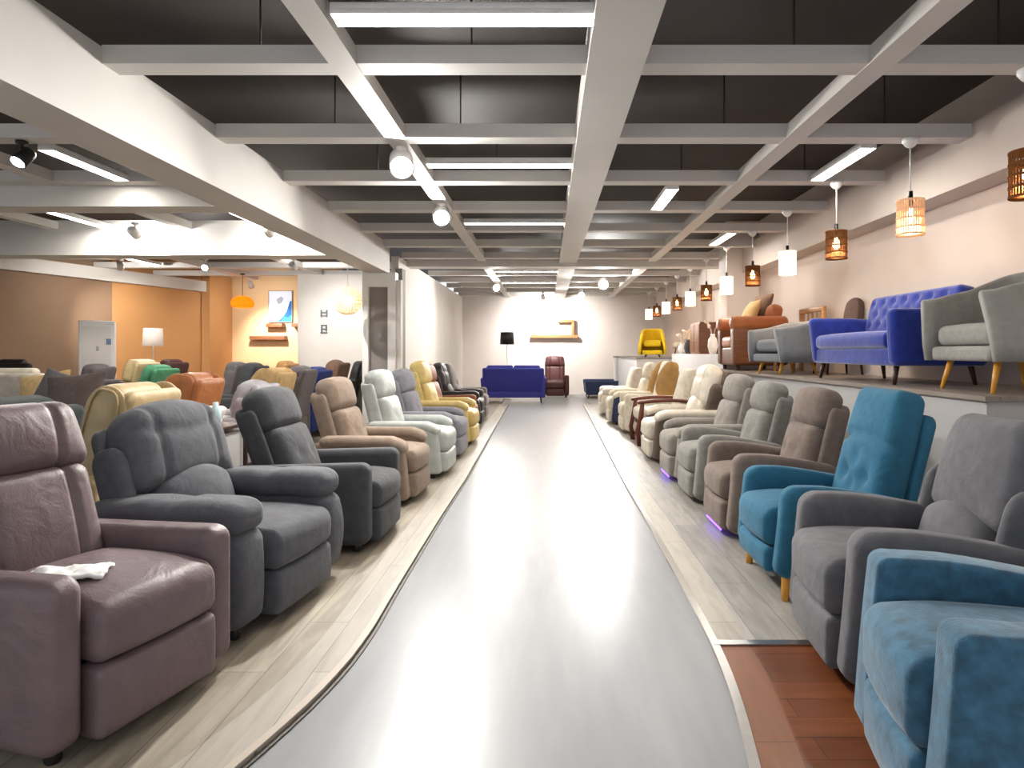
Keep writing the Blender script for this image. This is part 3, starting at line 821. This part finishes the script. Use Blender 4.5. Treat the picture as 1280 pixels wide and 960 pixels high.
# ------------------------------------------------------------------ sofas
def sofa(label, loc, rz, mat, W=1.5, D=0.82, H=0.78, seat=0.42, arm=0.6, aw=0.12, leg=0.14, legmat=None, tufted=False, n=2, cat='sofa', name='sofa', lean=0.2, group=None, armflare=0.03):
    root = thing(name, label, cat, loc, rz, group)
    lm = legmat or M['dark_wood']
    iw = W - 2 * aw
    MB().rbox((0, 0, leg + 0.07), (D - 0.06, W - 0.05, 0.14), 0.025, (2, 4, 1), 3).build('frame', mat, root)
    for i in range(n):
        w = iw / n; yc = -iw / 2 + w * (i + 0.5)
        def f(x, y, z, w=w):
            if z > 0: z += 0.025 * max(0, 1 - (2 * x / (D - .15)) ** 2) ** .5 * max(0, 1 - (2 * y / w) ** 2) ** .5
            return (x, y, z)
        MB().rbox((0.07, yc, (leg + 0.14 + seat) / 2), (D - 0.15, w - 0.006, seat - leg - 0.14), (0.05, 0.03, 0.045), (6, 6, 1), 4, f).build('seat_cushion', mat, root)
    for sy in (-1, 1):
        ah = arm - leg
        def f(x, y, z, sy=sy):
            g = z / ah + 0.5; q = x / D + 0.5
            return (x + 0.04 * g * q, y + sy * armflare * g * g, z - (0.05 * max(0, .5 - q) * g))
        MB().rbox((0.0, sy * (W / 2 - aw / 2), leg + ah / 2), (D - 0.04, aw, ah), (0.05, 0.045, 0.05), (5, 2, 5), 4, f).build('armrest', mat, root)
    T = backT(-D / 2 + 0.16, leg + 0.12, lean); hh = (H - leg - 0.12) / cos(lean)
    mb = MB()
    if tufted:
        tf = []
        for a in range(7):
            for b in range(3):
                yy = -iw / 2 + iw * (a + (0.5 if b % 2 else 0.0) + 0.25) / 7; vv = hh * (0.45 + 0.2 * b)
                tf.append((yy, vv, 0.03, 0.03))
        cushion_back(mb, T, 0, hh, iw + 0.12, 0.16, -0.02, 0.05, bulge=0.02, tufts=tf, k=(2, 44, 16), topround=0.05)
        mb.build('backrest', mat, root)
    else:
        mb.rbox((-0.02, 0, hh / 2), (0.1, W - 0.06, hh), (0.04, 0.05, 0.04), (1, 6, 4), 3, None, T); mb.build('backrest', mat, root)
        for i in range(n):
            w = iw / n; yc = -iw / 2 + w * (i + 0.5); mb = MB()
            TT = (lambda yc: (lambda t, y, v: T(t, y + yc, v)))(yc)
            cushion_back(mb, TT, seat - leg - 0.1, hh + 0.04, w - 0.01, 0.15, 0.02, 0.06, bulge=0.04, k=(2, 8, 8)); mb.build('back_cushion', mat, root)
    for sx in (-1, 1):
        for sy in (-1, 1):
            x, y = sx * (D / 2 - 0.1), sy * (W / 2 - 0.12)
            MB().tube([(x + sx * .03, y + sy * .02, 0), (x, y, leg + 0.02)], [0.014, 0.024], 10).build('leg', lm, root)
    return root
PZ = 1.04
M['royal'] = fabric('royal_blue_velvet', (27, 49, 142), sheen=0.7, mott=0.2, scale=12, wrinkle=0.15)
M['indigo'] = fabric('indigo_fabric', (44, 46, 128), mott=0.06)
sofa('royal blue velvet sofa with tufted back on the raised right platform', (3.06, 5.72, PZ), pi, M['royal'], W=1.56, D=0.78, H=0.78, arm=0.6, leg=0.15, legmat=M['dark_wood'], tufted=True, n=1)
sofa('indigo loveseat seen from behind at the end of the aisle', (-0.84, 16.6, 0), pi / 2, M['indigo'], W=1.62, D=0.85, H=0.9, leg=0.14, n=2, arm=0.66)
sofa('dark navy sofa by the back wall on the right', (1.95, 18.4, 0), pi, M['navy'], W=1.2, D=1.7, H=0.68, leg=0.1, n=1, arm=0.5)
sofa('cream leather sofa seen from behind at the left edge', (-7.5, 8.7, 0), pi / 2, M['cream'], W=2.2, D=0.95, H=1.03, leg=0.08, n=3, arm=0.7, aw=0.2)
sofa('long grey fabric sofa heaped with pillows in the left hall', (-5.8, 7.55, 0), -pi / 2, M['slate'], W=1.55, D=0.95, H=0.9, leg=0.08, n=2, arm=0.7, aw=0.2)
sofa('black leather sofa by the brown wall at the far left', (-9.0, 10.9, 0), pi / 2, M['black'], W=1.3, D=0.9, H=1.12, leg=0.08, n=2, arm=0.7, aw=0.2)
recliner('burgundy leather recliner against the back wall under the shelf', (0.25, 18.2), -pi / 2, M['wine'], None, arm='block', back='headroll', W=0.8, sw=0.52, arm_h=0.64, top=1.16, depth=0.95)

def pillow(label, loc, rot, mat, s=0.46, th=0.16, group=None):
    mb = MB()
    def f(x, y, z):
        a, b = abs(2 * y / s), abs(2 * z / s)
        k = (1 - min(1, a) ** 2.2) ** 0.6 * (1 - min(1, b) ** 2.2) ** 0.6
        pin = 1 - 0.07 * ((1 - min(1, a) ** 2) + (1 - min(1, b) ** 2) - 1)
        return (x * (0.12 + k), y * pin, z * pin)
    mb.rbox((0, 0, 0), (th, s, s), (th * .4, 0.02, 0.02), (1, 12, 12), 2, f)
    o = mb.build('throw_pillow', mat); o.location = loc; o.rotation_euler = rot
    return tag(o, label, 'pillow', group)
GP = 'pillows on the grey sofa'
pillow('dark taupe pillow leaning rightmost on the grey sofa', (-5.3, 7.2, 0.78), (radians(6), radians(-20), radians(-78)), fabric('dark_taupe', (92, 80, 76)), 0.54, 0.16, GP)
pillow('warm grey pillow leaning second from the right on the grey sofa', (-5.64, 7.36, 0.79), (radians(-14), radians(-20), radians(-96)), M['slate'], 0.54, 0.16, GP)
pillow('light taupe pillow leaning leftmost on the grey sofa', (-5.9, 7.52, 0.78), (radians(10), radians(-18), radians(-88)), M['sand'], 0.54, 0.15, GP)

# ------------------------------------------------------------------ raised display on the right
struct(MB().box((2.6, 3.78, -0.02), (3.65, 9.9, PZ - 0.03)).build('platform', M['plinth']))
M['deck'] = planks('deck_planks', (150, 138, 128), (136, 124, 114), (96, 86, 78), 1.2, 0.19, True, 0.4, 0.25)
struct(MB().box((2.57, 3.75, PZ - 0.03), (3.65, 9.9, PZ)).build('platform_top', M['deck']))
struct(MB().box((2.78, 9.9, -0.02), (3.65, 14.2, 1.26)).build('platform_high', M['plinth_white']))
struct(MB().box((2.0, 14.2, -0.02), (3.65, 19.0, 1.14)).build('platform_far', M['plinth_white']))
struct(MB().box((1.98, 14.18, 1.14), (3.65, 19.0, 1.18)).build('platform_far_top', M['grey_panel']))
struct(MB().box((3.1, 11.0, 1.26), (3.65, 11.5, 3.55)).build('column', M['wall_paint']))

def tub_chair(label, loc, rz, mat, legmat, W=0.68, D=0.66, Hb=0.72, Ha=0.58, seat=0.4, leg=0.2, mat_in=None, name='tub_chair', group=None):
    root = thing(name, label, 'armchair', loc, rz, group)
    # u-shaped wall in plan: from front right round the back to front left
    path = []; r = 0.22; hx, hy = D / 2, W / 2
    pts = []
    for i in range(6): pts.append((hx - (D - r) * i / 5 * 1.0, -hy))
    for i in range(1, 8):
        a = pi / 2 * i / 7; pts.append((-hx + r - r * sin(a), -hy + r - r * cos(a)))
    for i in range(1, 5): pts.append((-hx, -hy + r + (W - 2 * r) * i / 5))
    for i in range(0, 8):
        a = pi / 2 * i / 7; pts.append((-hx + r - r * cos(a), hy - r + r * sin(a)))
    for i in range(1, 6): pts.append((-hx + r + (D - r) * i / 5, hy))
    n = len(pts); sec = []
    for i, p in enumerate(pts):
        a = pts[max(0, i - 1)]; b = pts[min(n - 1, i + 1)]
        d = Vector((b[0] - a[0], b[1] - a[1])); d.normalize(); nn = Vector((d.y, -d.x))
        f = min(1, max(0, (hx - p[0]) / D)); f = f * f * (3 - 2 * f)
        h = Ha + (Hb - Ha) * f
        th = 0.06; fl = 0.06
        ring = [(0, leg, 0), (0.02, (leg + h) / 2, 0), (fl, h - 0.03, 0), (fl - 0.01, h - 0.005, 0), (fl - th / 2, h + 0.008, 0), (fl - th, h - 0.008, 0), (fl - th - 0.01, h - 0.04, 0), (-th, seat - 0.08, 0), (-th, leg, 0)]
        row = []
        for (o, z, _) in ring:
            fx = 0.05 * (z - leg) / 0.4 if i < 3 or i > n - 4 else 0
            row.append((p[0] + nn.x * o + fx, p[1] + nn.y * o, z))
        sec.append(row)
    vs = [q for row in sec for q in row]; m = len(sec[0]); fs = []
    for i in range(n - 1):
        for j in range(m):
            fs.append([i * m + j, (i + 1) * m + j, (i + 1) * m + (j + 1) % m, i * m + (j + 1) % m])
    fs.append(list(range(m))); fs.append([(n - 1) * m + j for j in range(m)][::-1])
    pass
    mb = MB(); mb.add(vs, fs, True); mb.build('shell', mat, root)
    MB().rbox((0.02, 0, leg + 0.05), (D - 0.04, W - 0.06, 0.1), (0.03, 0.04, 0.03), (2, 2, 1), 3).build('seat_base', mat, root)
    MB().rbox((0.03, 0, seat - 0.03), (D - 0.1, W - 0.14, 0.13), (0.05, 0.05, 0.05), (4, 4, 1), 4, lambda x, y, z: (x, y, z + (0.02 if z > 0 else 0) * cos(x * 3) * cos(y * 3))).build('seat_cushion', mat_in or mat, root)
    for sx in (-1, 1):
        for sy in (-1, 1):
            x, y = sx * (D / 2 - 0.1), sy * (W / 2 - 0.12)
            MB().tube([(x + sx * .05, y + sy * .03, 0), (x, y, leg + 0.01)], [0.013, 0.022], 10).build('leg', legmat, root)
    return root
M['tubgrey'] = fabric('tub_grey_fabric', (128, 132, 138), mott=0.06)
M['tubbeige'] = fabric('tub_beige_fabric', (146, 143, 138), mott=0.08)
M['yellow'] = fabric('yellow_fabric', (255, 214, 40), mott=0.08)
tub_chair('grey tub armchair on yellow wooden legs at the right end of the platform', (3.08, 4.25, PZ), pi + radians(-6), M['tubbeige'], M['yellow_wood'], W=0.8, D=0.66, Hb=0.82, Ha=0.63)
tub_chair('small slate grey tub chair on yellow legs beyond the blue sofa', (2.87, 7.64, PZ), pi + radians(8), M['tubgrey'], M['yellow_wood'], W=0.7, D=0.56, Hb=0.62, Ha=0.52, seat=0.36, leg=0.14)
tub_chair('yellow armchair standing on the far raised display', (2.46, 14.85, 1.18), -pi / 2 - radians(10), M['yellow'], M['dark_wood'], W=0.52, D=0.55, Hb=0.66, Ha=0.5, seat=0.34, leg=0.06)

# brown leather club armchair with pillows
def club_chair(label, loc, rz, mat, wood):
    root = thing('club_armchair', label, 'armchair', loc, rz)
    W, D = 0.86, 0.8
    MB().rbox((0, 0, 0.2), (D - 0.06, W - 0.04, 0.26), 0.03, (2, 2, 2), 3).build('frame', wood, root)
    MB().rbox((0.05, 0, 0.4), (D - 0.14, W - 0.36, 0.18), 0.06, (4, 4, 1), 4).build('seat_cushion', mat, root)
    for sy in (-1, 1):
        a = MB().rbox((0, sy * (W / 2 - 0.09), 0.35), (D - 0.02, 0.17, 0.54), 0.03, (3, 2, 3), 3).build('armrest', wood, root)
        MB().rbox((0.01, sy * (W / 2 - 0.09), 0.67), (D + 0.02, 0.22, 0.2), (0.06, 0.1, 0.09), (4, 2, 1), 5).build('armrest_roll', mat, a)
    mb = MB(); T = backT(-D / 2 + 0.14, 0.36, 0.2)
    cushion_back(mb, T, 0, 0.58, W - 0.3, 0.2, -0.02, 0.08, bulge=0.05); mb.build('backrest', mat, root)
    for sx in (-1, 1):
        for sy in (-1, 1):
            MB().lathe([(0.025, 0), (0.03, 0.08)], (sx * .3, sy * .34, 0), 12).build('leg', M['dark_wood'], root)
    return root
M['cognac'] = leather('cognac_leather', (176, 104, 62), rough=0.5)
club_chair('cognac leather club armchair with rolled arms and wooden side panels', (3.02, 9.42, PZ), pi, M['cognac'], M['walnut'])
pillow('beige throw pillow leaning in the cognac club armchair', (2.98, 9.38, PZ + 0.8), (0, radians(24), 0), M['sand'], 0.44, 0.16)
pillow('rust brown throw pillow behind the beige one in the club armchair', (3.16, 9.5, PZ + 0.86), (0, radians(20), radians(8)), M['cocoa'], 0.5, 0.18)

# carved wooden settee back and brown chair behind the blue sofa
t = thing('carved_wooden_settee', 'carved wooden settee against the wall beyond the blue sofa', 'bench', (3.3, 8.43, PZ), pi)
mb = MB()
fr = MB(); 
for y in (-0.36, 0.36): fr.rbox((-0.2, y, 0.42), (0.05, 0.05, 0.84), 0.012, (1, 1, 1), 2)
fr.rbox((-0.2, 0, 0.81), (0.05, 0.74, 0.07), 0.015, (1, 1, 1), 2); fr.rbox((-0.2, 0, 0.5), (0.04, 0.7, 0.05), 0.012, (1, 1, 1), 2)
fr.build('back_frame', M['oak'], t)
for i in range(5): 
    mb2 = MB(); y = -0.26 + 0.13 * i
    mb2.rbox((-0.2, y, 0.65), (0.02, 0.05, 0.27), (0.008, 0.02, 0.05), (1, 1, 3), 3); mb2.build('back_slat', M['oak'], t)
MB().rbox((0.0, 0, 0.4), (0.42, 0.72, 0.05), 0.015, (1, 1, 1), 2).build('seat', M['oak'], t)
for y in (-0.32, 0.32): MB().tube([(0.17, y, 0), (0.17, y, 0.38)], 0.022, 10).build('leg', M['oak'], t)
def side_chair(label, loc, rz, mat):
    root = thing('dining_chair', label, 'chair', loc, rz)
    MB().rbox((0, 0, 0.46), (0.42, 0.42, 0.08), 0.03, (3, 3, 1), 3).build('seat', mat, root)
    mb = MB(); T = backT(-0.17, 0.48, 0.15); cushion_back(mb, T, 0, 0.42, 0.38, 0.07, -0.02, 0.03, bulge=0.015, topround=0.25, arch=0.05); mb.build('backrest', mat, root)
    for sx in (-1, 1):
        for sy in (-1, 1):
            MB().tube([(sx * .2, sy * .19, 0), (sx * .16, sy * .16, 0.44)], [0.012, 0.02], 10).build('leg', M['dark_wood'], root)
    return root
side_chair('dark brown dining chair peeping over the far arm of the blue sofa', (3.41, 7.5, PZ), pi, fabric('bark_fabric', (84, 66, 58)))

# far display: cabinet, white stools, vases
t = thing('wooden_cabinet', 'tall brown wooden cabinet on the high white plinth', 'cabinet', (3.18, 12.75, 1.26), pi)
MB().rbox((0, 0, 0.31), (0.44, 0.8, 0.62), 0.01, (1, 1, 1), 2).build('body', M['walnut'], t)
for y in (-0.2, 0.2):
    d = MB().rbox((0.225, y, 0.31), (0.02, 0.37, 0.54), 0.006, (1, 1, 1), 2).build('door', M['walnut'], t)
    MB().lathe([(0.0, 0), (0.012, 0.002), (0.012, 0.02), (0, 0.022)], (0.24, y * 0.3, 0.25), 10).build('knob', M['steel'], d)
def vase(label, loc, mat, h=0.3, r=0.08, stems=True):
    root = thing('vase', label, 'vase', loc, 0, 'vases on the white plinth')
    MB().lathe([(0.0, 0), (r * .6, 0), (r, h * .4), (r * .8, h * .75), (r * .4, h * .9), (r * .5, h), (r * .42, h), (0.0, h * .6)], n=20).build('body', mat, root)
    if stems:
        mb = MB(); rr = random.Random(int(loc[1] * 100))
        for i in range(9):
            a = rr.uniform(0, 2 * pi); l = rr.uniform(.12, .22)
            e = (cos(a) * l * .6, sin(a) * l * .6, h + l)
            mb.tube([(0, 0, h * .7), (e[0] * .4, e[1] * .4, h + l * .5), e], 0.004, 5)
            mb.lathe([(0, -.03), (.022, -.01), (.028, .01), (.012, .03), (0, .032)], e, 8)
        mb.build('flowers', paint('blossom_' + str(int(loc[1] * 10)), (232, 216, 198)), root)
    return root
vase('tall white vase of pale blossoms right of the brown cabinet', (2.95, 11.35, 1.26), M['white_metal'], 0.36, 0.09)
vase('dark vase of pale blossoms left of the brown cabinet', (2.98, 13.45, 1.26), M['charcoal'], 0.3, 0.09)
vase('squat white vase farthest left on the white plinth', (2.95, 13.9, 1.26), M['white_metal'], 0.22, 0.1)
t = thing('white_stool', 'white rounded stool beside the yellow armchair', 'stool', (3.05, 14.55, 1.18), 0)
MB().lathe([(0.0, 0.2), (0.14, 0.2), (0.18, 0.24), (0.18, 0.3), (0.14, 0.34), (0, 0.35)], n=22).build('seat', M['ivory'], t)
for a in range(4):
    MB().tube([(0.15 * cos(a * pi / 2), 0.15 * sin(a * pi / 2), 0), (0.1 * cos(a * pi / 2), 0.1 * sin(a * pi / 2), 0.21)], 0.012, 8).build('leg', M['dark_wood'], t)

# ------------------------------------------------------------------ back wall things
t = thing('wall_shelf', 'pale wooden wall shelf with raised hook end on the back wall', 'shelf', (0.25, YB - 0.11, 1.82), 0)
MB().rbox((0, 0, -0.04), (1.45, 0.22, 0.1), 0.006, (1, 1, 1), 2).build('board', M['oak'], t)
h = MB(); h.rbox((0.36, 0, 0.44), (0.5, 0.2, 0.09), 0.006, (1, 1, 1), 2); h.rbox((0.57, 0, 0.2), (0.08, 0.2, 0.44), 0.006, (1, 1, 1), 2); h.build('upright', M['oak'], t)
t = thing('picture_frame', 'white picture frame standing on the back wall shelf', 'picture', (-0.15, YB - 0.06, 1.83), 0)
fr = MB()
for x in (-0.24, 0.24): fr.rbox((x, 0, 0.28), (0.03, 0.03, 0.56), 0.004, (1, 1, 1), 2)
for z in (0.015, 0.545): fr.rbox((0, 0, z), (0.5, 0.03, 0.03), 0.004, (1, 1, 1), 2)
fr.build('frame', M['plinth'], t); MB().box((-0.23, 0.0, 0.02), (0.23, 0.01, 0.54)).build('picture', M['white_paint'], t)
def floor_lamp(label, loc, h, shade, sw, sh, pole, name='floor_lamp'):
    root = thing(name, label, 'floor lamp', loc)
    MB().lathe([(0.0, 0), (0.14, 0), (0.14, 0.02), (0.02, 0.035), (0.0, 0.035)], n=22).build('base', pole, root)
    MB().tube([(0, 0, 0.03), (0, 0, h - sh * .4)], 0.012, 10).build('pole', pole, root)
    MB().lathe([(sw * .5, h - sh), (sw * .45, h), (sw * .45 - .006, h), (sw * .5 - .006, h - sh), (sw * .5, h - sh)], n=26).build('lamp_shade', shade, root)
    return root
floor_lamp('floor lamp with small dark shade behind the indigo loveseat', (-1.1, 17.9, 0), 1.85, M['espresso'], 0.4, 0.34, M['white_metal'])
M['lit_white'] = shade_mat('lit_white', (240, 232, 226), (255, 240, 225), 0.04)
floor_lamp('white floor lamp with drum shade before the orange wall panel', (-7.62, 12.4, 0), 1.76, M['lit_white'], 0.36, 0.34, M['white_metal'])

# ------------------------------------------------------------------ left hall things
t = thing('air_conditioner', 'white standing air conditioner against the brown wall', 'air conditioner', (-7.85, 11.2, 0), radians(31))
MB().rbox((0, 0, 0.92), (0.52, 0.36, 1.84), 0.02, (1, 1, 1), 3).build('body', M['white_metal'], t)
MB().rbox((0, -0.182, 1.1), (0.42, 0.012, 1.3), 0.005, (1, 1, 1), 2).build('front_panel', M['white_paint'], t)
MB().rbox((0.01, -0.19, 1.36), (0.04, 0.01, 0.08), 0.004, (1, 1, 1), 2).build('emblem', M['plinth'], t)
MB().rbox((0.17, -0.19, 1.48), (0.07, 0.01, 0.1), 0.004, (1, 1, 1), 2).build('sticker', paint('sticker_blue', (120, 140, 176)), t)

def shelf_board(label, loc, w):
    o = MB().rbox((0, 0, 0), (w, 0.2, 0.1), 0.006, (1, 1, 1), 2).build('wall_shelf', M['walnut']); o.location = loc
    return tag(o, label, 'shelf', 'floating shelves on the tan wall')
shelf_board('long floating wooden shelf low on the tan wall', (-7.12, 16.4, 1.66), 0.9)
shelf_board('short wooden ledge directly under the blue and white picture', (-6.94, 16.4, 1.98), 0.42)
shelf_board('short wooden ledge beside the white wall corner, right of the picture', (-6.33, 16.4, 1.99), 0.34)
t = thing('wall_picture', 'framed white picture with sweeping blue curve on the tan wall', 'picture', (-6.84, 16.47, 2.47), 0)
fr = MB()
for x in (-0.3, 0.3): fr.rbox((x, 0, 0), (0.02, 0.04, 0.82), 0.003, (1, 1, 1), 1)
for z in (-0.4, 0.4): fr.rbox((0, 0, z), (0.62, 0.04, 0.02), 0.003, (1, 1, 1), 1)
fr.build('frame', M['grey_panel'], t)
MB().box((-0.29, -0.01, -0.39), (0.29, 0.01, 0.39)).build('canvas', paint('canvas_pale', (202, 208, 222)), t)
def flat(poly, y0, y1):
    mb = MB(); n = len(poly)
    mb.add([(x, y0, z) for x, z in poly] + [(x, y1, z) for x, z in poly], [list(range(n)), [n + i for i in range(n)][::-1]] + [[i, (i + 1) % n, n + (i + 1) % n, n + i] for i in range(n)], False)
    return mb
flat([(-0.08, -0.39), (0.05, -0.28), (0.16, -0.12), (0.24, 0.12), (0.29, 0.16), (0.29, -0.39)], -0.014, -0.01).build('blue_curve', paint('deep_blue', (10, 84, 150)), t)
flat([(0.02, -0.39), (0.12, -0.26), (0.2, -0.3), (0.26, -0.22), (0.29, -0.25), (0.29, -0.39)], -0.018, -0.014).build('cyan_wave', paint('cyan', (40, 160, 205)), t)
flat([(-0.1, 0.18), (0.02, 0.26), (0.08, 0.2), (0.02, 0.08), (-0.06, 0.06)], -0.014, -0.01).build('grey_patch', paint('greyblue', (150, 156, 172)), t)

t = thing('glass_pendant_lamp', 'amber glass pendant lamp glowing before the tan wall', 'pendant lamp', (-6.6, 13.9, ZB), 0)
MB().tube([(0, 0, 0), (0, 0, -0.5)], 0.006, 8).build('cord', M['black_metal'], t)
MB().lathe([(0.05, 0), (0.05, -0.02), (0, -0.03)], n=16).build('canopy', M['black_metal'], t)
MB().lathe([(0.03, -0.48), (0.12, -0.5), (0.2, -0.55), (0.235, -0.62), (0.225, -0.7), (0.18, -0.735), (0.17, -0.73), (0.215, -0.69), (0.225, -0.62), (0.19, -0.56), (0.11, -0.51), (0.03, -0.49)], n=28).build('lamp_shade', shade_mat('amber', (240, 150, 40), (255, 130, 20), 0.4), t)
MB().lathe([(0, -0.66), (0.06, -0.64), (0.075, -0.6), (0.06, -0.55), (0, -0.53)], n=16).build('bulb', M['bulb'], t)

t = thing('globe_pendant_lamp', 'round woven white globe pendant left of the grey portal', 'pendant lamp', (-3.03, 9.75, ZB), 0)
MB().tube([(0, 0, 0), (0, 0, -0.72)], 0.006, 8).build('cord', M['white_metal'], t)
gl = MB(); R = 0.21; zc = -0.92
for i in range(28):
    a = 2 * pi * i / 28
    gl.tube([(R * cos(a) * sin(q), R * sin(a) * sin(q), zc + R * cos(q)) for q in [0.15 + (pi - 0.3) * j / 12 for j in range(13)]], 0.007, 5)
for q in (0.15, 0.5, 0.9, 1.3, 1.57, 1.85, 2.3, 2.7, pi - 0.15):
    gl.tube([(R * sin(q) * cos(2 * pi * j / 28), R * sin(q) * sin(2 * pi * j / 28), zc + R * cos(q)) for j in range(28)], 0.006, 5, closed=True)
gl.build('lamp_shade', shade_mat('white_weave', (250, 236, 210), (255, 228, 180), 0.12, 0.2), t)
MB().lathe([(0, zc + .08), (0.05, zc + .06), (0.07, zc), (0.05, zc - .06), (0, zc - .08)], n=18).build('bulb', emit('soft_bulb', (255, 232, 190), 4), t)

# two small grey characters on the bright middle wall
t = thing('wall_sign', 'two small grey characters on the bright white middle wall', 'sign', (-4.86, 13.985, 2.0), 0)
M['signgrey'] = paint('sign_grey', (120, 124, 134))
a = MB()
for x, z, w, h in [(-0.06, 0.14, 0.03, 0.16), (0.06, 0.14, 0.03, 0.16), (0, 0.16, 0.1, 0.03), (0, 0.09, 0.1, 0.025)]: a.box((x - w / 2, -0.008, z - h / 2), (x + w / 2, 0.008, z + h / 2))
a.build('character', M['signgrey'], t)
a = MB()
for x, z, w, h in [(0, -0.12, 0.13, 0.03), (0, -0.2, 0.13, 0.03), (0, -0.28, 0.15, 0.035), (-0.05, -0.2, 0.03, 0.18), (0.05, -0.18, 0.03, 0.14)]: a.box((x - w / 2, -0.008, z - h / 2), (x + w / 2, 0.008, z + h / 2))
a.build('character', M['signgrey'], t)

# side table with odds and ends behind the charcoal recliner
t = thing('side_table', 'dark framed side table between the plump grey and charcoal recliners', 'table', (-2.74, 5.15, 0), 0)
MB().rbox((0, 0, 0.7), (0.46, 0.5, 0.03), 0.006, (1, 1, 1), 2).build('table_top', M['dark_wood'], t)
for sx in (-1, 1):
    for sy in (-1, 1): MB().rbox((sx * .21, sy * .23, 0.345), (0.03, 0.03, 0.69), 0.005, (1, 1, 1), 2).build('leg', M['dark_wood'], t)
MB().rbox((0, 0, 0.4), (0.38, 0.42, 0.5), 0.01, (1, 1, 1), 2).build('drawer_box', M['plinth'], t)
o = MB().rbox((0, 0, 0.07), (0.2, 0.16, 0.14), 0.03, (2, 2, 2), 3, lambda x, y, z: (x + .02 * sin(z * 40), y + .015 * sin(x * 50), z)).build('paper_packet', M['white_paint']); o.location = (-2.76, 5.25, 0.715); tag(o, 'white paper packet on the dark side table', 'packet')
o = MB().lathe([(0, 0), (0.04, 0), (0.04, 0.13), (0.02, 0.16), (0.02, 0.19), (0, 0.19)], n=16).build('spray_bottle', paint('cyan_plastic', (205, 230, 238), rough=0.3)); o.location = (-2.6, 5.03, 0.715); tag(o, 'pale cyan bottle on the dark side table', 'bottle')
o = MB().rbox((0, 0, 0.05), (0.12, 0.1, 0.1), 0.01, (1, 1, 1), 2).build('small_carton', paint('straw_card', (206, 186, 110))); o.location = (-2.87, 5.05, 0.715); tag(o, 'straw yellow carton on the dark side table', 'box')

# white cloth on the mauve recliner
mb = MB(); nx, ny = 22, 14; vs = []; fs = []
for zz in (0.012, 0.0):
    for i in range(nx + 1):
        for j in range(ny + 1):
            x = (i / nx - .5) * 0.24; y = (j / ny - .5) * 0.13
            e = min(i, nx - i, j, ny - j) / 4
            z = 0.02 + 0.035 * abs(noise.noise(Vector((x * 14, y * 16, 1.3)))) * min(1, e) + 0.01 * noise.noise(Vector((x * 40, y * 40, 4)))
            x += 0.02 * noise.noise(Vector((y * 20, x * 8, 2))); y += 0.02 * noise.noise(Vector((x * 18, 5, 2)))
            vs.append((x, y, max(z, 0.002) + zz))
n1 = (nx + 1) * (ny + 1)
for i in range(nx):
    for j in range(ny):
        a = i * (ny + 1) + j; fs.append([a, a + ny + 1, a + ny + 2, a + 1]); fs.append([n1 + a, n1 + a + 1, n1 + a + ny + 2, n1 + a + ny + 1])
rim = [i * (ny + 1) for i in range(nx + 1)] + [nx * (ny + 1) + j for j in range(1, ny + 1)] + [i * (ny + 1) + ny for i in range(nx - 1, -1, -1)] + [j for j in range(ny - 1, 0, -1)]
for q in range(len(rim)):
    a, b = rim[q], rim[(q + 1) % len(rim)]; fs.append([a, b, n1 + b, n1 + a])
mb.add(vs, fs, True); o = mb.build('white_cloth', paint('cloth_white', (240, 238, 236), rough=0.9)); o.location = (-1.66, 2.22, 0.505); o.rotation_euler = (0, 0, radians(20))
tag(o, 'crumpled white cloth lying on the mauve leather recliner seat', 'cloth')

# ------------------------------------------------------------------ world, camera, colour
w = bpy.data.worlds.new('World'); SC.world = w; w.use_nodes = True
w.node_tree.nodes['Background'].inputs[0].default_value = (0.92, 0.95, 1.0, 1); w.node_tree.nodes['Background'].inputs[1].default_value = 0.6
cam = bpy.data.cameras.new('Camera'); co = bpy.data.objects.new('Camera', cam); COL.objects.link(co)
cam.sensor_width = 36; cam.lens = 22.5; cam.shift_x = -43 / 1280; cam.shift_y = -40 / 1280; cam.clip_start = 0.05
co.location = (0, 0, 1.3); co.rotation_euler = (pi / 2, 0, 0)
SC.camera = co
vs_ = SC.view_settings; vs_.view_transform = 'Standard'; vs_.look = 'None'; vs_.gamma = 1; vs_.use_curve_mapping = False; vs_.exposure = 0.92
SC.cycles.max_bounces = 8; SC.cycles.use_denoising = True
